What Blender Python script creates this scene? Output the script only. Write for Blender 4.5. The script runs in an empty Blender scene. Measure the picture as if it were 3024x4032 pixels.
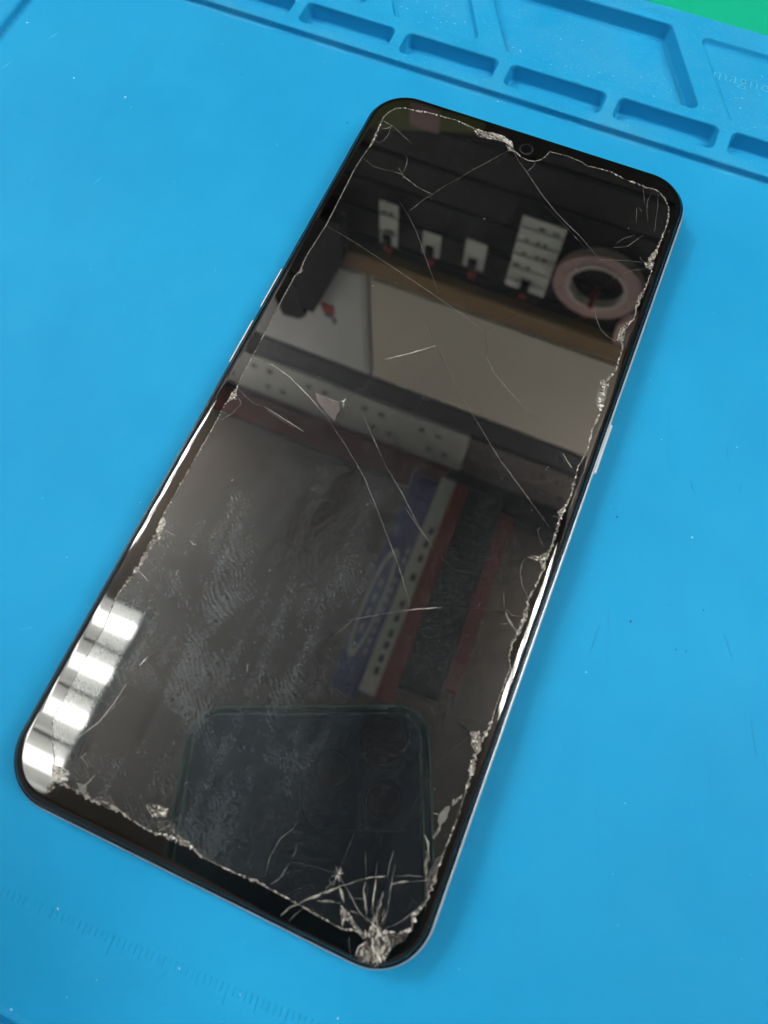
import bpy, bmesh, math, random
from mathutils import Vector, Matrix, noise
from mathutils.geometry import tessellate_polygon

# ------------------------------------------------------------------ scene, camera, light
S = 0.001                                   # everything below is laid out in millimetres
scene = bpy.context.scene
COL = scene.collection
scene.render.engine = 'CYCLES'
scene.cycles.use_denoising = True
scene.cycles.use_adaptive_sampling = True
scene.cycles.adaptive_threshold = 0.045
scene.cycles.adaptive_min_samples = 24
scene.cycles.max_bounces = 6
scene.cycles.diffuse_bounces = 3
scene.cycles.sample_clamp_indirect = 8.0
scene.cycles.caustics_reflective = False
scene.cycles.caustics_refractive = False
vs = scene.view_settings
vs.view_transform = 'Standard'
vs.look = 'None'
vs.exposure = 0.0
vs.gamma = 1.0
vs.use_curve_mapping = False

CAM = Vector((18.25, -47.4, 113.39))
CX = Vector((0.920281, 0.391254, -0.001504))
CY = -Vector((0.371642, -0.875338, -0.309298))
CZ = -Vector((-0.122330, 0.284082, -0.950964))
cd = bpy.data.cameras.new('camera')
cam = bpy.data.objects.new('camera', cd)
COL.objects.link(cam)
cam.matrix_world = Matrix((
    (CX.x, CY.x, CZ.x, CAM.x * S), (CX.y, CY.y, CZ.y, CAM.y * S),
    (CX.z, CY.z, CZ.z, CAM.z * S), (0, 0, 0, 1)))
cd.sensor_fit = 'VERTICAL'
cd.sensor_height = 24.0
cd.sensor_width = 18.0
cd.lens = 24.0 * 2600 / 4032
cd.clip_start = 0.005
cd.clip_end = 20
cd.dof.use_dof = True
cd.dof.focus_distance = 0.142
cd.dof.aperture_fstop = 12.5
scene.camera = cam

world = bpy.data.worlds.new('World')
scene.world = world
world.use_nodes = True
world.node_tree.nodes['Background'].inputs[0].default_value = (1.0, 0.97, 0.93, 1)
world.node_tree.nodes['Background'].inputs[1].default_value = 0.14

TUBE_POWER = 37.0                           # fluorescent tubes of the right light and the added left one
TUBE_POWER_DIM = 13.0                       # tubes of the light over the left, dimmed to balance the others

# measured from the photograph, millimetres on the phone's glass (or on the mat)
DATA = {'axis': (-2.110000000000003,5.719999999999999),'star': (19.95,-70.02),
'border': [(-31.27,75.53,0.3),(-29.56,76.45,0.35),(-26.93,76.58,0.6),(-24.26,77.32,0.5),(-20.44,77.37,0.45),(-17.59,77.61,0.35),(-15.13,77.29,0.5),(-12.93,76.88,0.6),(-9.72,76.82,0.9),(-5.95,76.78,1.0),(-4.07,75.69,1.0),(-2.85,74.52,0.8),(-0.85,73.41,0.28),(1.0,72.98,0.3),(2.54,73.44,0.3),(3.62,74.38,0.28),(4.28,75.77,0.22),(4.51,77.17,0.2),(8.47,77.54,0.2),(11.95,77.17,0.25),(13.54,76.55,0.8),(14.57,76.81,0.3),(18.64,77.07,0.25),(21.03,76.45,0.7),(22.73,76.27,0.6),(24.38,76.24,0.7),(26.69,75.79,0.7),(28.47,76.18,0.5),(29.95,75.74,0.4),(31.35,74.57,0.4),(32.68,72.67,0.3),(33.28,70.49,0.35),(33.54,67.17,0.4),(33.43,62.39,0.5),(33.02,59.23,0.8),(33.09,59.15,1.0),(32.89,56.98,1.1),(33.7,55.72,0.35),(33.85,53.28,0.35),(33.74,50.54,0.35),(33.4,48.61,0.9),(33.25,46.34,0.8),(33.63,44.75,0.3),(33.69,43.03,0.3),(32.61,40.96,0.7),(32.21,38.76,0.9),(33.36,36.7,0.5),(33.62,34.08,0.45),(33.73,30.82,0.4),(33.25,28.98,0.5),(32.49,27.24,0.9),(32.72,24.52,1.3),(33.35,21.41,0.9),(33.55,18.57,0.45),(33.39,16.89,0.35),(33.8,12.74,0.35),(33.52,10.11,0.3),(33.14,8.21,0.55),(33.58,5.45,0.5),(33.74,2.61,0.35),(33.53,0.25,0.4),(33.16,-1.92,0.9),(33.41,-4.63,0.5),(33.69,-7.74,0.5),(33.15,-10.25,0.9),(33.6,-12.53,0.5),(33.36,-15.52,0.4),(32.89,-18.13,0.5),(33.29,-20.78,0.8),(33.28,-23.13,0.7),(33.2,-24.9,0.8),(32.72,-27.06,0.6),(33.26,-29.32,0.4),(33.92,-30.4,0.3),(33.89,-34.46,0.25),(33.86,-38.1,0.25),(33.92,-39.72,0.35),(33.82,-41.52,0.7),(33.29,-44.03,0.9),(33.47,-46.34,0.7),(33.72,-48.85,0.6),(33.84,-51.51,0.35),(33.98,-54.88,0.3),(33.97,-57.99,0.25),(33.83,-60.38,0.3),(33.74,-63.2,0.45),(33.84,-65.11,0.7),(33.81,-68.11,0.7),(32.98,-70.17,0.8),(33.24,-72.5,0.5),(31.38,-73.68,0.5),(29.29,-74.49,0.6),(27.04,-75.75,0.8),(25.34,-75.87,0.4),(23.66,-76.43,0.3),(23.47,-76.42,0.35),(20.12,-76.28,0.3),(15.02,-76.01,0.3),(10.24,-75.86,0.4),(8.14,-75.72,0.9),(4.9,-76.06,0.3),(-0.28,-76.03,0.4),(-3.05,-75.4,1.0),(-7.14,-75.62,1.1),(-6.89,-75.73,1.0),(-8.78,-76.01,0.5),(-11.49,-75.92,0.35),(-14.63,-75.47,0.6),(-17.06,-75.23,1.0),(-19.57,-75.58,1.0),(-22.1,-75.56,1.0),(-24.74,-75.4,0.7),(-26.78,-75.53,0.6),(-27.85,-75.0,0.3),(-28.62,-72.93,0.25),(-30.67,-70.46,0.2),(-32.34,-67.77,0.2),(-32.35,-64.63,0.15),(-32.53,-57.93,0.15),(-32.23,-51.8,0.2),(-33.02,-46.11,0.25),(-32.9,-44.88,0.35),(-32.47,-42.04,0.9),(-32.11,-39.04,1.1),(-31.87,-36.38,0.9),(-31.7,-33.55,1.1),(-32.25,-30.99,1.2),(-32.75,-29.61,0.35),(-32.59,-9.49,0.3),(-32.67,-5.55,0.4),(-32.09,-3.61,1.0),(-32.38,-0.73,0.5),(-32.57,2.01,0.25),(-32.49,6.23,0.4),(-32.78,13.35,0.2),(-32.89,20.3,0.25),(-32.95,26.03,0.35),(-32.44,27.58,0.8),(-32.74,29.54,0.4),(-32.83,31.97,0.25),(-32.35,40.06,0.25),(-32.89,56.62,0.25),(-32.64,60.05,0.25),(-32.19,65.11,0.8),(-32.56,68.38,0.8),(-32.75,70.22,0.4),(-32.82,72.13,0.3),(-32.37,73.88,0.3)],
'cracks': [([(-3.72,74.15),(-6.37,70.06),(-9.29,65.7),(-11.51,61.85),(-13.64,58.62),(-14.7,56.31)],0.12,1,0.05),([(-14.7,56.31),(-15.93,54.45),(-16.76,52.34),(-17.65,50.39)],0.12,1,0.05),([(-3.55,73.66),(-4.64,70.78),(-5.29,68.67)],0.12,0,0.05),([(-3.08,74.52),(-0.58,71.86),(1.78,69.93),(6.64,65.52),(11.08,62.13),(14.5,59.96),(17.78,58.12),(23.12,54.21)],0.2,1,0.02),([(7.38,63.36),(10.12,61.72),(14.84,58.91),(18.26,56.64),(21.29,54.59)],0.25,-1,0.02),([(23.12,54.21),(26.55,55.43),(28.92,56.27),(31.83,57.01)],0.12,1,0.02),([(23.02,54.21),(19.54,47.56),(15.23,40.79),(11.34,34.6),(7.16,28.84)],0.09,0,0.05),([(-32.35,40.06),(-24.77,38.34),(-16.0,35.96),(-5.36,32.98),(3.34,30.31),(7.16,28.84)],0.14,1,0.05),([(-16.0,35.96),(-13.64,34.12),(-11.32,32.3)],0.12,0,0.05),([(7.27,28.73),(8.77,26.16),(9.78,23.42)],0.1,0,0.05),([(9.34,23.87),(12.37,20.78),(15.83,18.57),(21.15,15.42)],0.2,1,0.05),([(21.15,15.42),(24.92,13.49),(29.25,11.28),(33.62,10.29)],0.09,0,0.05),([(-20.48,51.81),(-17.08,48.85),(-14.31,46.04),(-8.92,39.27),(-4.26,33.45)],0.11,1,0.05),([(-6.16,28.26),(-2.92,25.06),(0.14,21.54),(4.48,17.43),(8.8,13.17)],0.1,0,0.05),([(8.8,13.17),(14.92,8.09),(19.42,4.27),(23.46,1.5),(32.04,-4.59)],0.14,1,0.05),([(-8.95,14.22),(-7.96,15.77)],0.15,0,0.05),([(-8.36,15.42),(-4.23,18.74),(-0.38,22.15)],0.26,2,0.05),([(-6.53,16.32),(-2.82,19.34),(-0.33,21.34)],0.16,0,0.05),([(-29.5,5.51),(-28.21,5.75),(-24.06,4.71),(-19.15,2.52),(-14.1,-0.12)],0.16,2,0.05),([(-14.1,-0.12),(-7.84,-4.46),(-2.22,-8.84),(1.54,-12.73),(5.65,-17.01)],0.13,1,0.05),([(2.14,-13.33),(6.3,-17.82),(9.76,-21.51),(13.87,-26.55),(14.65,-28.1)],0.12,1,0.05),([(-7.95,3.08),(-4.21,-0.61),(0.3,-4.98)],0.12,1,0.05),([(0.3,-4.98),(5.74,-9.32),(10.98,-14.06)],0.14,1,0.05),([(6.86,-11.33),(10.33,-13.62),(14.51,-16.32)],0.13,1,0.05),([(16.14,-17.14),(17.12,-17.78),(17.97,-18.47)],0.1,0,0.05),([(-31.76,-1.55),(-29.41,-2.69),(-27.6,-3.19),(-25.64,-2.99)],0.13,1,0.05),([(-25.64,-2.99),(-21.9,-3.71),(-16.38,-4.81)],0.2,2,0.05),([(-25.06,-3.38),(-21.89,-4.12),(-18.51,-4.76)],0.12,1,0.05),([(-29.93,-4.39),(-30.58,-6.56),(-31.8,-8.75)],0.18,1,0.05),([(-31.12,-3.2),(-30.02,-4.01),(-29.84,-4.56)],0.14,1,0.05),([(-32.72,5.47),(-31.47,5.78),(-27.99,5.6),(-26.27,5.34)],0.13,1,0.05),([(5.33,-34.06),(6.67,-33.2),(9.8,-31.16),(13.63,-28.73)],0.1,1,0.05),([(13.63,-28.73),(15.94,-27.41),(19.6,-25.56)],0.16,2,0.05),([(19.6,-25.56),(23.61,-23.86),(27.15,-22.79),(29.64,-21.93)],0.08,0,0.05),([(6.48,-33.43),(5.38,-35.46),(4.42,-37.13)],0.14,1,0.05),([(4.42,-37.13),(3.35,-38.56),(1.06,-41.62)],0.1,0,0.05),([(6.35,-21.76),(4.41,-21.37),(2.69,-21.49)],0.08,0,0.05),([(25.52,-22.18),(25.31,-23.14)],0.1,1,0.05),([(-24.05,-57.9),(-24.38,-61.56),(-25.13,-65.02),(-27.44,-69.24)],0.2,2,0.05),([(-23.16,-59.45),(-24.34,-62.81),(-26.05,-66.96)],0.1,1,0.05),([(-23.69,-57.91),(-20.79,-57.48),(-17.26,-58.21)],0.12,0,0.05),([(-22.95,-52.7),(-23.29,-53.67),(-23.49,-54.57)],0.16,2,0.05),([(-26.0,-68.48),(-25.51,-70.71),(-25.44,-73.08)],0.16,-1,0.05),([(-24.57,-70.0),(-25.02,-70.95)],0.3,2,0.05),([(-25.1,-70.83),(-23.84,-71.2),(-23.07,-71.92)],0.2,1,0.05),([(-21.56,-72.18),(-22.01,-73.7),(-22.66,-74.86)],0.15,2,0.05),([(-6.93,-47.05),(-6.41,-48.63)],0.16,1,0.05),([(-25.93,-54.63),(-23.1,-52.76),(-20.69,-50.75),(-18.12,-48.99)],0.12,-1,0.1),([(-32.82,59.78),(-29.59,58.39),(-27.29,58.44),(-24.27,58.81)],0.12,1,0.05),([(-24.3,60.26),(-23.54,59.48),(-22.86,58.86)],0.16,1,0.05),([(-24.18,63.81),(-23.37,63.23),(-22.9,61.4),(-22.86,58.86)],0.18,1,0.05),([(-24.35,58.66),(-22.55,58.81),(-21.98,57.78)],0.3,1,0.12),([(-22.36,58.35),(-20.69,57.79),(-18.61,56.87)],0.35,1,0.12),([(-18.61,56.87),(-16.79,56.57),(-14.7,56.31)],0.18,1,0.05),([(-15.21,55.46),(-14.31,54.96)],0.15,1,0.05),([(-32.53,71.09),(-29.7,70.36)],0.25,1,0.05),([(-29.7,70.36),(-27.06,68.99),(-24.51,67.79)],0.12,1,0.05),([(-30.09,70.58),(-30.69,69.55),(-31.58,68.87)],0.25,1,0.05),([(-30.2,70.15),(-29.88,67.98),(-30.08,66.38),(-30.77,64.88),(-32.19,65.11)],0.14,1,0.05),([(28.3,74.87),(28.08,72.83),(28.55,70.23),(29.68,67.24)],0.1,1,0.05),([(29.72,75.11),(30.53,71.76),(31.13,68.2),(31.67,65.36)],0.12,1,0.05),([(26.2,75.58),(27.79,71.48)],0.1,1,0.05),([(26.46,70.04),(27.51,65.98)],0.14,1,0.05),([(26.82,70.19),(27.73,69.36)],0.12,1,0.05),([(25.15,59.22),(26.15,61.16),(28.12,63.0)],0.1,1,0.05),([(24.83,58.08),(27.43,59.52),(29.77,63.7)],0.14,1,0.05),([(24.98,57.15),(26.13,57.7)],0.25,0,0.1),([(8.57,59.86),(10.22,60.21)],0.15,0,0.05),([(8.81,59.16),(9.78,59.5)],0.15,0,0.05),([(2.61,73.21),(2.56,71.72),(1.78,69.93)],0.14,1,0.05),([(-0.9,73.58),(0.02,71.75)],0.1,0,0.05),([(30.62,58.05),(31.18,57.46),(32.04,57.17)],0.3,1,0.1),([(32.37,55.61),(30.13,54.21),(28.3,52.4)],0.1,1,0.05),([(28.3,52.4),(27.01,50.61),(26.15,48.67)],0.08,0,0.05),([(25.55,43.3),(26.56,40.66),(28.26,38.36),(29.82,37.32),(31.91,36.82)],0.14,1,0.05),([(11.19,-65.82),(10.99,-66.83),(9.66,-69.08),(9.34,-71.94),(9.84,-74.7)],0.14,1,0.05),([(12.44,-68.81),(12.66,-69.63),(12.53,-70.43)],0.14,1,0.05),([(12.52,-71.48),(12.22,-73.69),(11.02,-75.38)],0.1,1,0.05),([(23.59,-60.7),(24.51,-63.67)],0.08,0,0.05),([(12.8,-71.36),(16.42,-70.42),(19.29,-70.09)],0.1,0,0.05),([(19.85,-69.85),(20.02,-66.49),(19.97,-62.55)],0.1,0,0.05),([(14.34,-78.46),(14.81,-77.57),(15.45,-76.67),(16.31,-75.84)],0.3,1,0.12),([(16.31,-75.84),(17.42,-74.75),(18.4,-73.78),(19.42,-72.88),(20.53,-71.78),(21.59,-70.94)],0.45,1,0.18),([(21.59,-70.94),(22.88,-69.83),(24.11,-68.95)],0.2,1,0.06),([(24.11,-68.95),(25.37,-68.14),(26.83,-67.4)],0.28,2,0.1),([(28.2,-66.85),(30.11,-65.88),(32.31,-65.19)],0.16,1,0.06),([(27.9,-68.25),(29.4,-67.17),(30.43,-66.67)],0.35,1,0.15),([(30.43,-66.67),(32.2,-65.79),(33.85,-65.08)],0.12,1,0.06),([(15.79,-78.69),(16.24,-77.58),(16.95,-76.43)],0.2,1,0.06),([(18.55,-74.5),(20.5,-73.67),(21.99,-73.43)],0.35,1,0.15),([(22.71,-72.26),(23.94,-71.82),(25.27,-71.41)],0.15,1,0.1),([(20.63,-70.4),(21.85,-71.14),(23.4,-72.2),(25.19,-73.46),(26.83,-73.99)],0.18,1,0.06),([(20.95,-71.52),(21.86,-72.55),(22.38,-73.11)],0.5,1,0.15),([(19.98,-70.75),(19.9,-71.97)],0.12,1,0.06),([(20.43,-70.56),(20.7,-71.16)],0.12,1,0.06),([(19.93,-70.85),(19.18,-72.35),(19.33,-73.47)],0.12,1,0.06),([(19.04,-71.07),(19.6,-71.7)],0.3,1,0.1),([(22.64,-65.37),(23.41,-67.14),(24.25,-68.86)],0.13,1,0.06),([(24.34,-69.29),(24.51,-70.48),(26.2,-73.34)],0.4,1,0.12),([(24.63,-69.33),(25.42,-71.35)],0.15,0,0.06),([(24.83,-66.05),(25.26,-67.47),(25.64,-68.58)],0.1,1,0.06),([(25.6,-68.36),(26.12,-70.11),(26.7,-72.27)],0.25,2,0.05),([(26.6,-63.68),(26.76,-65.55),(27.19,-67.6)],0.2,1,0.06),([(27.58,-65.36),(27.94,-67.28),(28.35,-69.31),(28.95,-71.55),(29.12,-73.63)],0.22,1,0.06),([(27.27,-69.46),(27.64,-71.18),(27.53,-72.77)],0.35,1,0.2),([(29.53,-73.76),(30.7,-72.8),(31.85,-71.39),(32.91,-69.71),(33.67,-68.14)],0.2,1,0.06),([(31.42,-68.64),(32.79,-68.99)],0.2,0,0.06),([(29.68,-70.16),(31.58,-70.74)],0.1,0,0.06),([(31.94,-69.04),(31.58,-70.74)],0.1,0,0.06),([(24.9,-76.79),(25.55,-78.17),(26.32,-79.19)],0.12,1,0.06),([(19.96,-75.99),(20.05,-74.25)],0.08,0,0.06),([(12.38,-72.15),(12.03,-74.05),(11.05,-75.42)],0.14,1,0.06),([(12.79,-69.55),(12.6,-70.69)],0.14,1,0.06),([(13.49,-75.95),(15.36,-74.21),(17.37,-72.73)],0.08,0,0.06),([(23.66,-73.8),(25.1,-73.65)],0.2,1,0.1),([(27.68,-76.36),(26.84,-77.62),(26.85,-78.82)],0.3,2,0.06),([(30.65,-5.1),(30.29,-5.95),(30.99,-7.05),(32.19,-8.38)],0.13,1,0.05),([(29.92,-11.73),(29.74,-13.05),(30.1,-14.69),(31.21,-16.65),(32.48,-17.87)],0.16,1,0.05),([(28.52,-18.9),(29.56,-21.5)],0.13,1,0.05),([(29.15,-22.1),(30.0,-21.53),(31.24,-22.08),(32.76,-21.65)],0.12,1,0.05),([(29.88,-21.8),(30.65,-22.76),(31.83,-23.75),(32.95,-24.54)],0.4,1,0.15),([(30.22,-11.38),(31.46,-10.62),(32.71,-10.54)],0.4,1,0.15),([(29.76,10.02),(30.88,8.99),(32.26,7.84)],0.25,2,0.05),([(29.81,9.54),(31.07,8.08)],0.12,0,0.05),([(27.84,6.08),(28.27,6.44)],0.25,2,0.05),([(27.77,5.63),(28.14,5.84)],0.2,1,0.05),([(25.39,-22.19),(25.31,-23.09)],0.12,1,0.05),([(29.93,-24.24),(31.16,-23.61)],0.12,1,0.05),([(31.89,-2.35),(33.39,-2.3)],0.3,1,0.1),([(32.6,-9.57),(32.28,-8.34)],0.1,0,0.05),([(-31.91,-40.3),(-30.62,-40.76),(-29.15,-41.38)],0.25,2,0.05),([(-31.63,-37.73),(-30.51,-38.19),(-29.0,-38.73)],0.12,1,0.05),([(-30.66,-37.91),(-30.12,-37.34)],0.14,1,0.05),([(-26.02,-32.0),(-25.15,-32.33),(-24.66,-32.12)],0.14,2,0.05),([(-31.08,-31.99),(-28.95,-32.21)],0.1,1,0.05),([(-25.5,-37.58),(-25.27,-38.48)],0.2,2,0.05),([(-29.63,-33.19),(-29.01,-32.58)],0.14,0,0.05),([(31.57,-43.16),(30.22,-45.47),(29.08,-47.55),(28.14,-50.44)],0.12,0,0.05),([(28.14,-50.44),(27.35,-53.63),(26.99,-57.47)],0.15,0,0.05),([(28.21,-42.08),(29.83,-42.27),(31.27,-42.74)],0.14,-1,0.05),([(28.17,-41.96),(29.41,-41.16),(31.27,-40.5),(32.35,-40.39)],0.12,-1,0.05),([(30.6,-53.53),(30.49,-54.97)],0.14,0,0.05),([(32.62,-59.68),(33.41,-60.32)],0.25,0,0.1),([(33.05,-58.39),(33.29,-58.65)],0.2,1,0.05),([(29.11,-52.88),(29.2,-53.04)],0.3,2,0.05),([(30.21,-59.72),(31.21,-60.52),(31.68,-62.03),(32.08,-64.03),(32.85,-65.61)],0.7,1,0.15),([(23.83,-46.31),(25.37,-49.79),(26.73,-53.12)],0.1,0,0.05),([(-15.09,3.18),(-13.96,3.23),(-12.43,3.67)],0.2,1,0.05),([(-12.67,3.78),(-12.1,3.81),(-11.94,4.73)],0.35,2,0.2),([(-12.1,3.81),(-11.71,2.5)],0.35,1,0.2),([(-11.7,3.34),(-10.74,2.91),(-10.03,2.16)],0.12,0,0.05),([(-12.18,3.99),(-11.2,5.68),(-9.63,10.0)],0.1,0,0.05)],
'chips': [([(-17.93,3.46),(-15.66,3.57),(-12.91,3.47),(-12.11,1.91),(-12.04,-0.57),(-14.28,0.57),(-16.3,1.6)],'pink'),([(31.16,-56.33),(31.7,-54.59),(32.32,-54.45),(32.53,-56.37),(31.86,-57.77),(31.38,-57.23)],'grey'),([(30.12,-56.45),(31.01,-55.95),(31.2,-56.43)],'light'),([(31.35,-42.58),(32.51,-41.95),(33.26,-42.84),(33.57,-45.51),(32.83,-45.03),(32.01,-44.31)],'light'),([(32.87,-46.6),(33.31,-46.28),(33.88,-46.7),(33.84,-48.8),(33.11,-48.33)],'light'),([(32.41,-53.27),(33.02,-52.75),(33.52,-51.9),(33.61,-52.5),(32.89,-53.82),(32.55,-54.35)],'light'),([(31.79,-57.93),(31.96,-56.99),(32.23,-58.36),(31.69,-59.7),(31.33,-59.49)],'light'),([(-28.75,-73.57),(-27.29,-73.33),(-25.65,-73.56),(-25.1,-74.81),(-26.26,-75.68),(-27.55,-75.67)],'white'),([(-23.66,-74.39),(-21.88,-74.18),(-21.43,-75.28),(-22.61,-75.41)],'grey'),([(-11.96,-72.89),(-11.04,-72.32),(-8.47,-72.12),(-8.08,-73.22),(-10.07,-74.06),(-11.14,-73.62)],'light'),([(-19.83,-75.14),(-17.74,-74.07),(-16.56,-74.66),(-16.72,-75.81),(-18.64,-75.73)],'dim'),([(-9.08,-74.36),(-7.84,-73.65),(-6.45,-73.95),(-5.57,-74.82),(-7.05,-75.45),(-8.53,-75.72)],'dim'),([(-5.57,-74.82),(-3.94,-74.83),(-2.81,-75.05),(-3.07,-75.69),(-4.86,-75.75)],'light'),([(-27.68,-76.83),(-27.02,-76.18),(-26.5,-76.33),(-26.81,-77.2),(-27.39,-77.63)],'light'),([(22.05,-73.56),(22.98,-73.86),(24.04,-74.26),(24.37,-75.19),(23.51,-75.25),(23.56,-76.53),(22.86,-75.37)],'light'),([(24.04,-74.26),(25.37,-75.07),(26.71,-75.72),(27.46,-75.85),(27.04,-76.48),(25.86,-75.78),(24.37,-75.19)],'light'),([(32.23,-70.62),(32.96,-69.84),(33.17,-70.99),(33.29,-72.77),(33.01,-72.73),(32.94,-71.7)],'light'),([(31.11,-61.76),(31.72,-61.5),(32.08,-63.29),(32.76,-65.87),(31.88,-64.34)],'dim'),([(32.76,-65.87),(32.71,-63.98),(33.27,-61.82),(33.77,-61.28),(33.85,-65.08),(33.57,-67.88)],'dim'),([(29.45,-74.4),(30.78,-73.83),(32.01,-73.46),(33.04,-72.57),(32.92,-73.98),(31.63,-75.44),(30.51,-76.06)],'dim'),([(-13.12,76.61),(-9.74,76.89),(-5.89,76.62),(-5.17,75.79),(-8.64,75.45),(-11.37,75.05)],'light'),([(-9.86,77.22),(-6.5,77.5),(-4.04,76.64),(-3.08,75.17),(-5.29,75.74)],'white'),([(-4.99,75.3),(-2.97,74.84),(-2.43,74.13),(-3.79,73.93)],'light'),([(32.44,58.87),(33.17,60.81),(33.72,60.81),(33.38,58.11),(32.46,57.49)],'light'),([(31.71,56.94),(33.28,57.84),(33.75,56.2),(32.47,55.88)],'light'),([(32.86,48.6),(33.69,50.07),(33.68,47.62),(33.11,46.5)],'light'),([(31.81,40.08),(33.46,42.29),(32.87,40.1),(33.23,37.7),(31.98,37.17)],'light'),([(31.86,25.36),(33.45,26.64),(33.69,24.73),(33.7,21.37),(32.95,21.05),(32.01,23.22)],'grey'),([(31.69,27.31),(33.01,28.07),(33.39,26.81),(31.94,25.39)],'light'),([(30.22,-11.38),(31.56,-10.92),(32.78,-9.49),(33.77,-8.62),(33.37,-10.6),(33.48,-12.8),(32.58,-11.39)],'light'),([(32.41,-1.3),(33.4,0.31),(33.48,-0.6),(33.06,-1.96)],'light'),([(32.87,-21.38),(33.02,-20.03),(33.59,-20.44),(33.74,-22.08)],'light'),([(-32.67,-29.76),(-31.84,-30.46),(-31.51,-31.38),(-31.9,-32.25),(-32.46,-32.83),(-32.76,-31.03)],'white'),([(-32.55,-33.91),(-32.09,-32.85),(-31.48,-32.07),(-31.47,-33.97),(-31.62,-35.59),(-32.04,-37.31),(-32.4,-37.29)],'light'),([(-32.63,-2.56),(-32.07,-2.11),(-30.86,-3.72),(-31.91,-3.96),(-32.6,-5.31),(-32.58,-3.82)],'light'),([(-32.78,26.1),(-31.87,27.7),(-32.45,28.92),(-32.39,27.48)],'light'),([(-32.66,6.16),(-32.79,7.23),(-31.91,6.26)],'dim')],'impact': [(27.57,-73.68),(27.09,-75.4),(27.45,-76.61),(26.99,-78.75),(27.56,-79.26),(30.07,-79.07),(31.1,-77.45),(31.53,-75.63),(31.25,-74.54),(29.45,-74.4),(28.46,-73.3)],
'scuffs': [([(55.37,18.63),(56.15,17.0),(56.98,15.8)],0.25,0),([(64.72,21.81),(64.82,20.68),(64.76,19.49)],0.25,0),([(59.77,29.3),(60.72,26.86),(61.42,24.75)],0.14,0),([(47.09,32.23),(49.3,24.86),(51.54,17.39)],0.1,1),([(47.48,-15.49),(47.45,-18.55),(47.33,-21.28)],0.2,0),([(47.81,-11.21),(49.61,-17.63),(51.27,-23.56)],0.1,1),([(68.38,-7.97),(70.07,-10.28),(71.67,-12.92)],0.18,0),([(76.72,-21.05),(77.87,-23.98),(79.19,-27.08)],0.2,0),([(50.05,-0.28),(51.57,-1.45)],0.14,1),([(62.66,-20.66),(64.62,-22.08)],0.14,1),([(60.59,20.45),(61.67,18.18)],0.12,1),([(51.61,29.45),(52.43,29.68)],0.15,1),([(45.34,8.17),(46.26,7.99)],0.12,2),([(-124.56,71.06),(-123.15,74.27)],0.3,2),([(-129.64,57.83),(-128.76,61.14)],0.35,2),([(-104.24,31.06),(-103.99,32.63)],0.3,2),([(-84.0,86.47),(-82.7,86.85)],0.4,2),([(-90.23,35.53),(-89.47,38.41)],0.2,2),([(-50.87,73.72),(-49.39,73.17)],0.3,1),([(-85.1,45.81),(-83.54,46.33)],0.4,1),([(-75.02,79.68),(-73.6,80.03)],0.4,1),([(-63.03,17.26),(-59.69,16.9)],0.25,1),([(-61.35,6.51),(-57.45,6.14)],0.2,1),([(-53.62,26.64),(-53.1,25.05)],0.2,2),([(-49.72,-57.98),(-47.83,-56.67)],0.2,2),([(54.63,-40.39),(58.91,-53.38)],0.08,1),([(66.25,-41.93),(73.35,-55.22)],0.1,1),([(71.07,-26.69),(74.3,-42.72)],0.08,1)],
'dots': [((44.42,5.5),0.35,0),((52.57,-12.81),0.4,0),((61.48,-14.6),0.25,0),((64.26,-5.68),0.28,0),((63.28,-14.17),0.25,0),((58.29,-7.1),0.2,0),((58.75,7.16),0.25,2),((47.77,-24.72),0.2,2),((62.14,28.88),0.15,2),((-92.46,74.81),0.25,0),((-43.78,75.54),0.4,0),((-93.76,96.22),0.35,0),((-74.05,79.67),0.3,0),((-117.21,47.86),0.25,0),((-94.82,62.29),0.2,0),((-132.42,74.06),0.35,2),((-111.52,62.41),0.35,2),((-96.83,61.85),0.35,2),((-138.58,78.46),0.2,2),((-19.53,-93.88),0.2,2),((2.53,-93.5),0.2,2),((12.92,-92.85),0.2,2),((-18.85,-108.57),0.25,2),((32.38,24.85),0.2,2),((-12.9,95.83),0.3,2),((28.29,-89.76),0.2,2)]}

# ------------------------------------------------------------------ helpers
rnd = random.Random(7)

def link(name, me, mat, parent=None):
    o = bpy.data.objects.new(name, me)
    COL.objects.link(o)
    if mat is not None and len(me.materials) == 0:
        me.materials.append(mat)
    if parent is not None:
        o.parent = parent
    return o

def mesh(name, verts, faces, mat, parent=None, smooth=False):
    me = bpy.data.meshes.new(name)
    me.from_pydata([(x * S, y * S, z * S) for x, y, z in verts], [], faces)
    me.update()
    if smooth:
        for p in me.polygons:
            p.use_smooth = True
    return link(name, me, mat, parent)

def empty(name, label, cat, group=None, loc=(0, 0, 0)):
    o = bpy.data.objects.new(name, None)
    o.empty_display_size = 0.01
    COL.objects.link(o)
    o.location = [c * S for c in loc]
    tag(o, label, cat, group)
    return o

def tag(o, label=None, cat=None, group=None, kind=None):
    if label: o['label'] = label
    if cat: o['category'] = cat
    if group: o['group'] = group
    if kind: o['kind'] = kind
    return o

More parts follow.
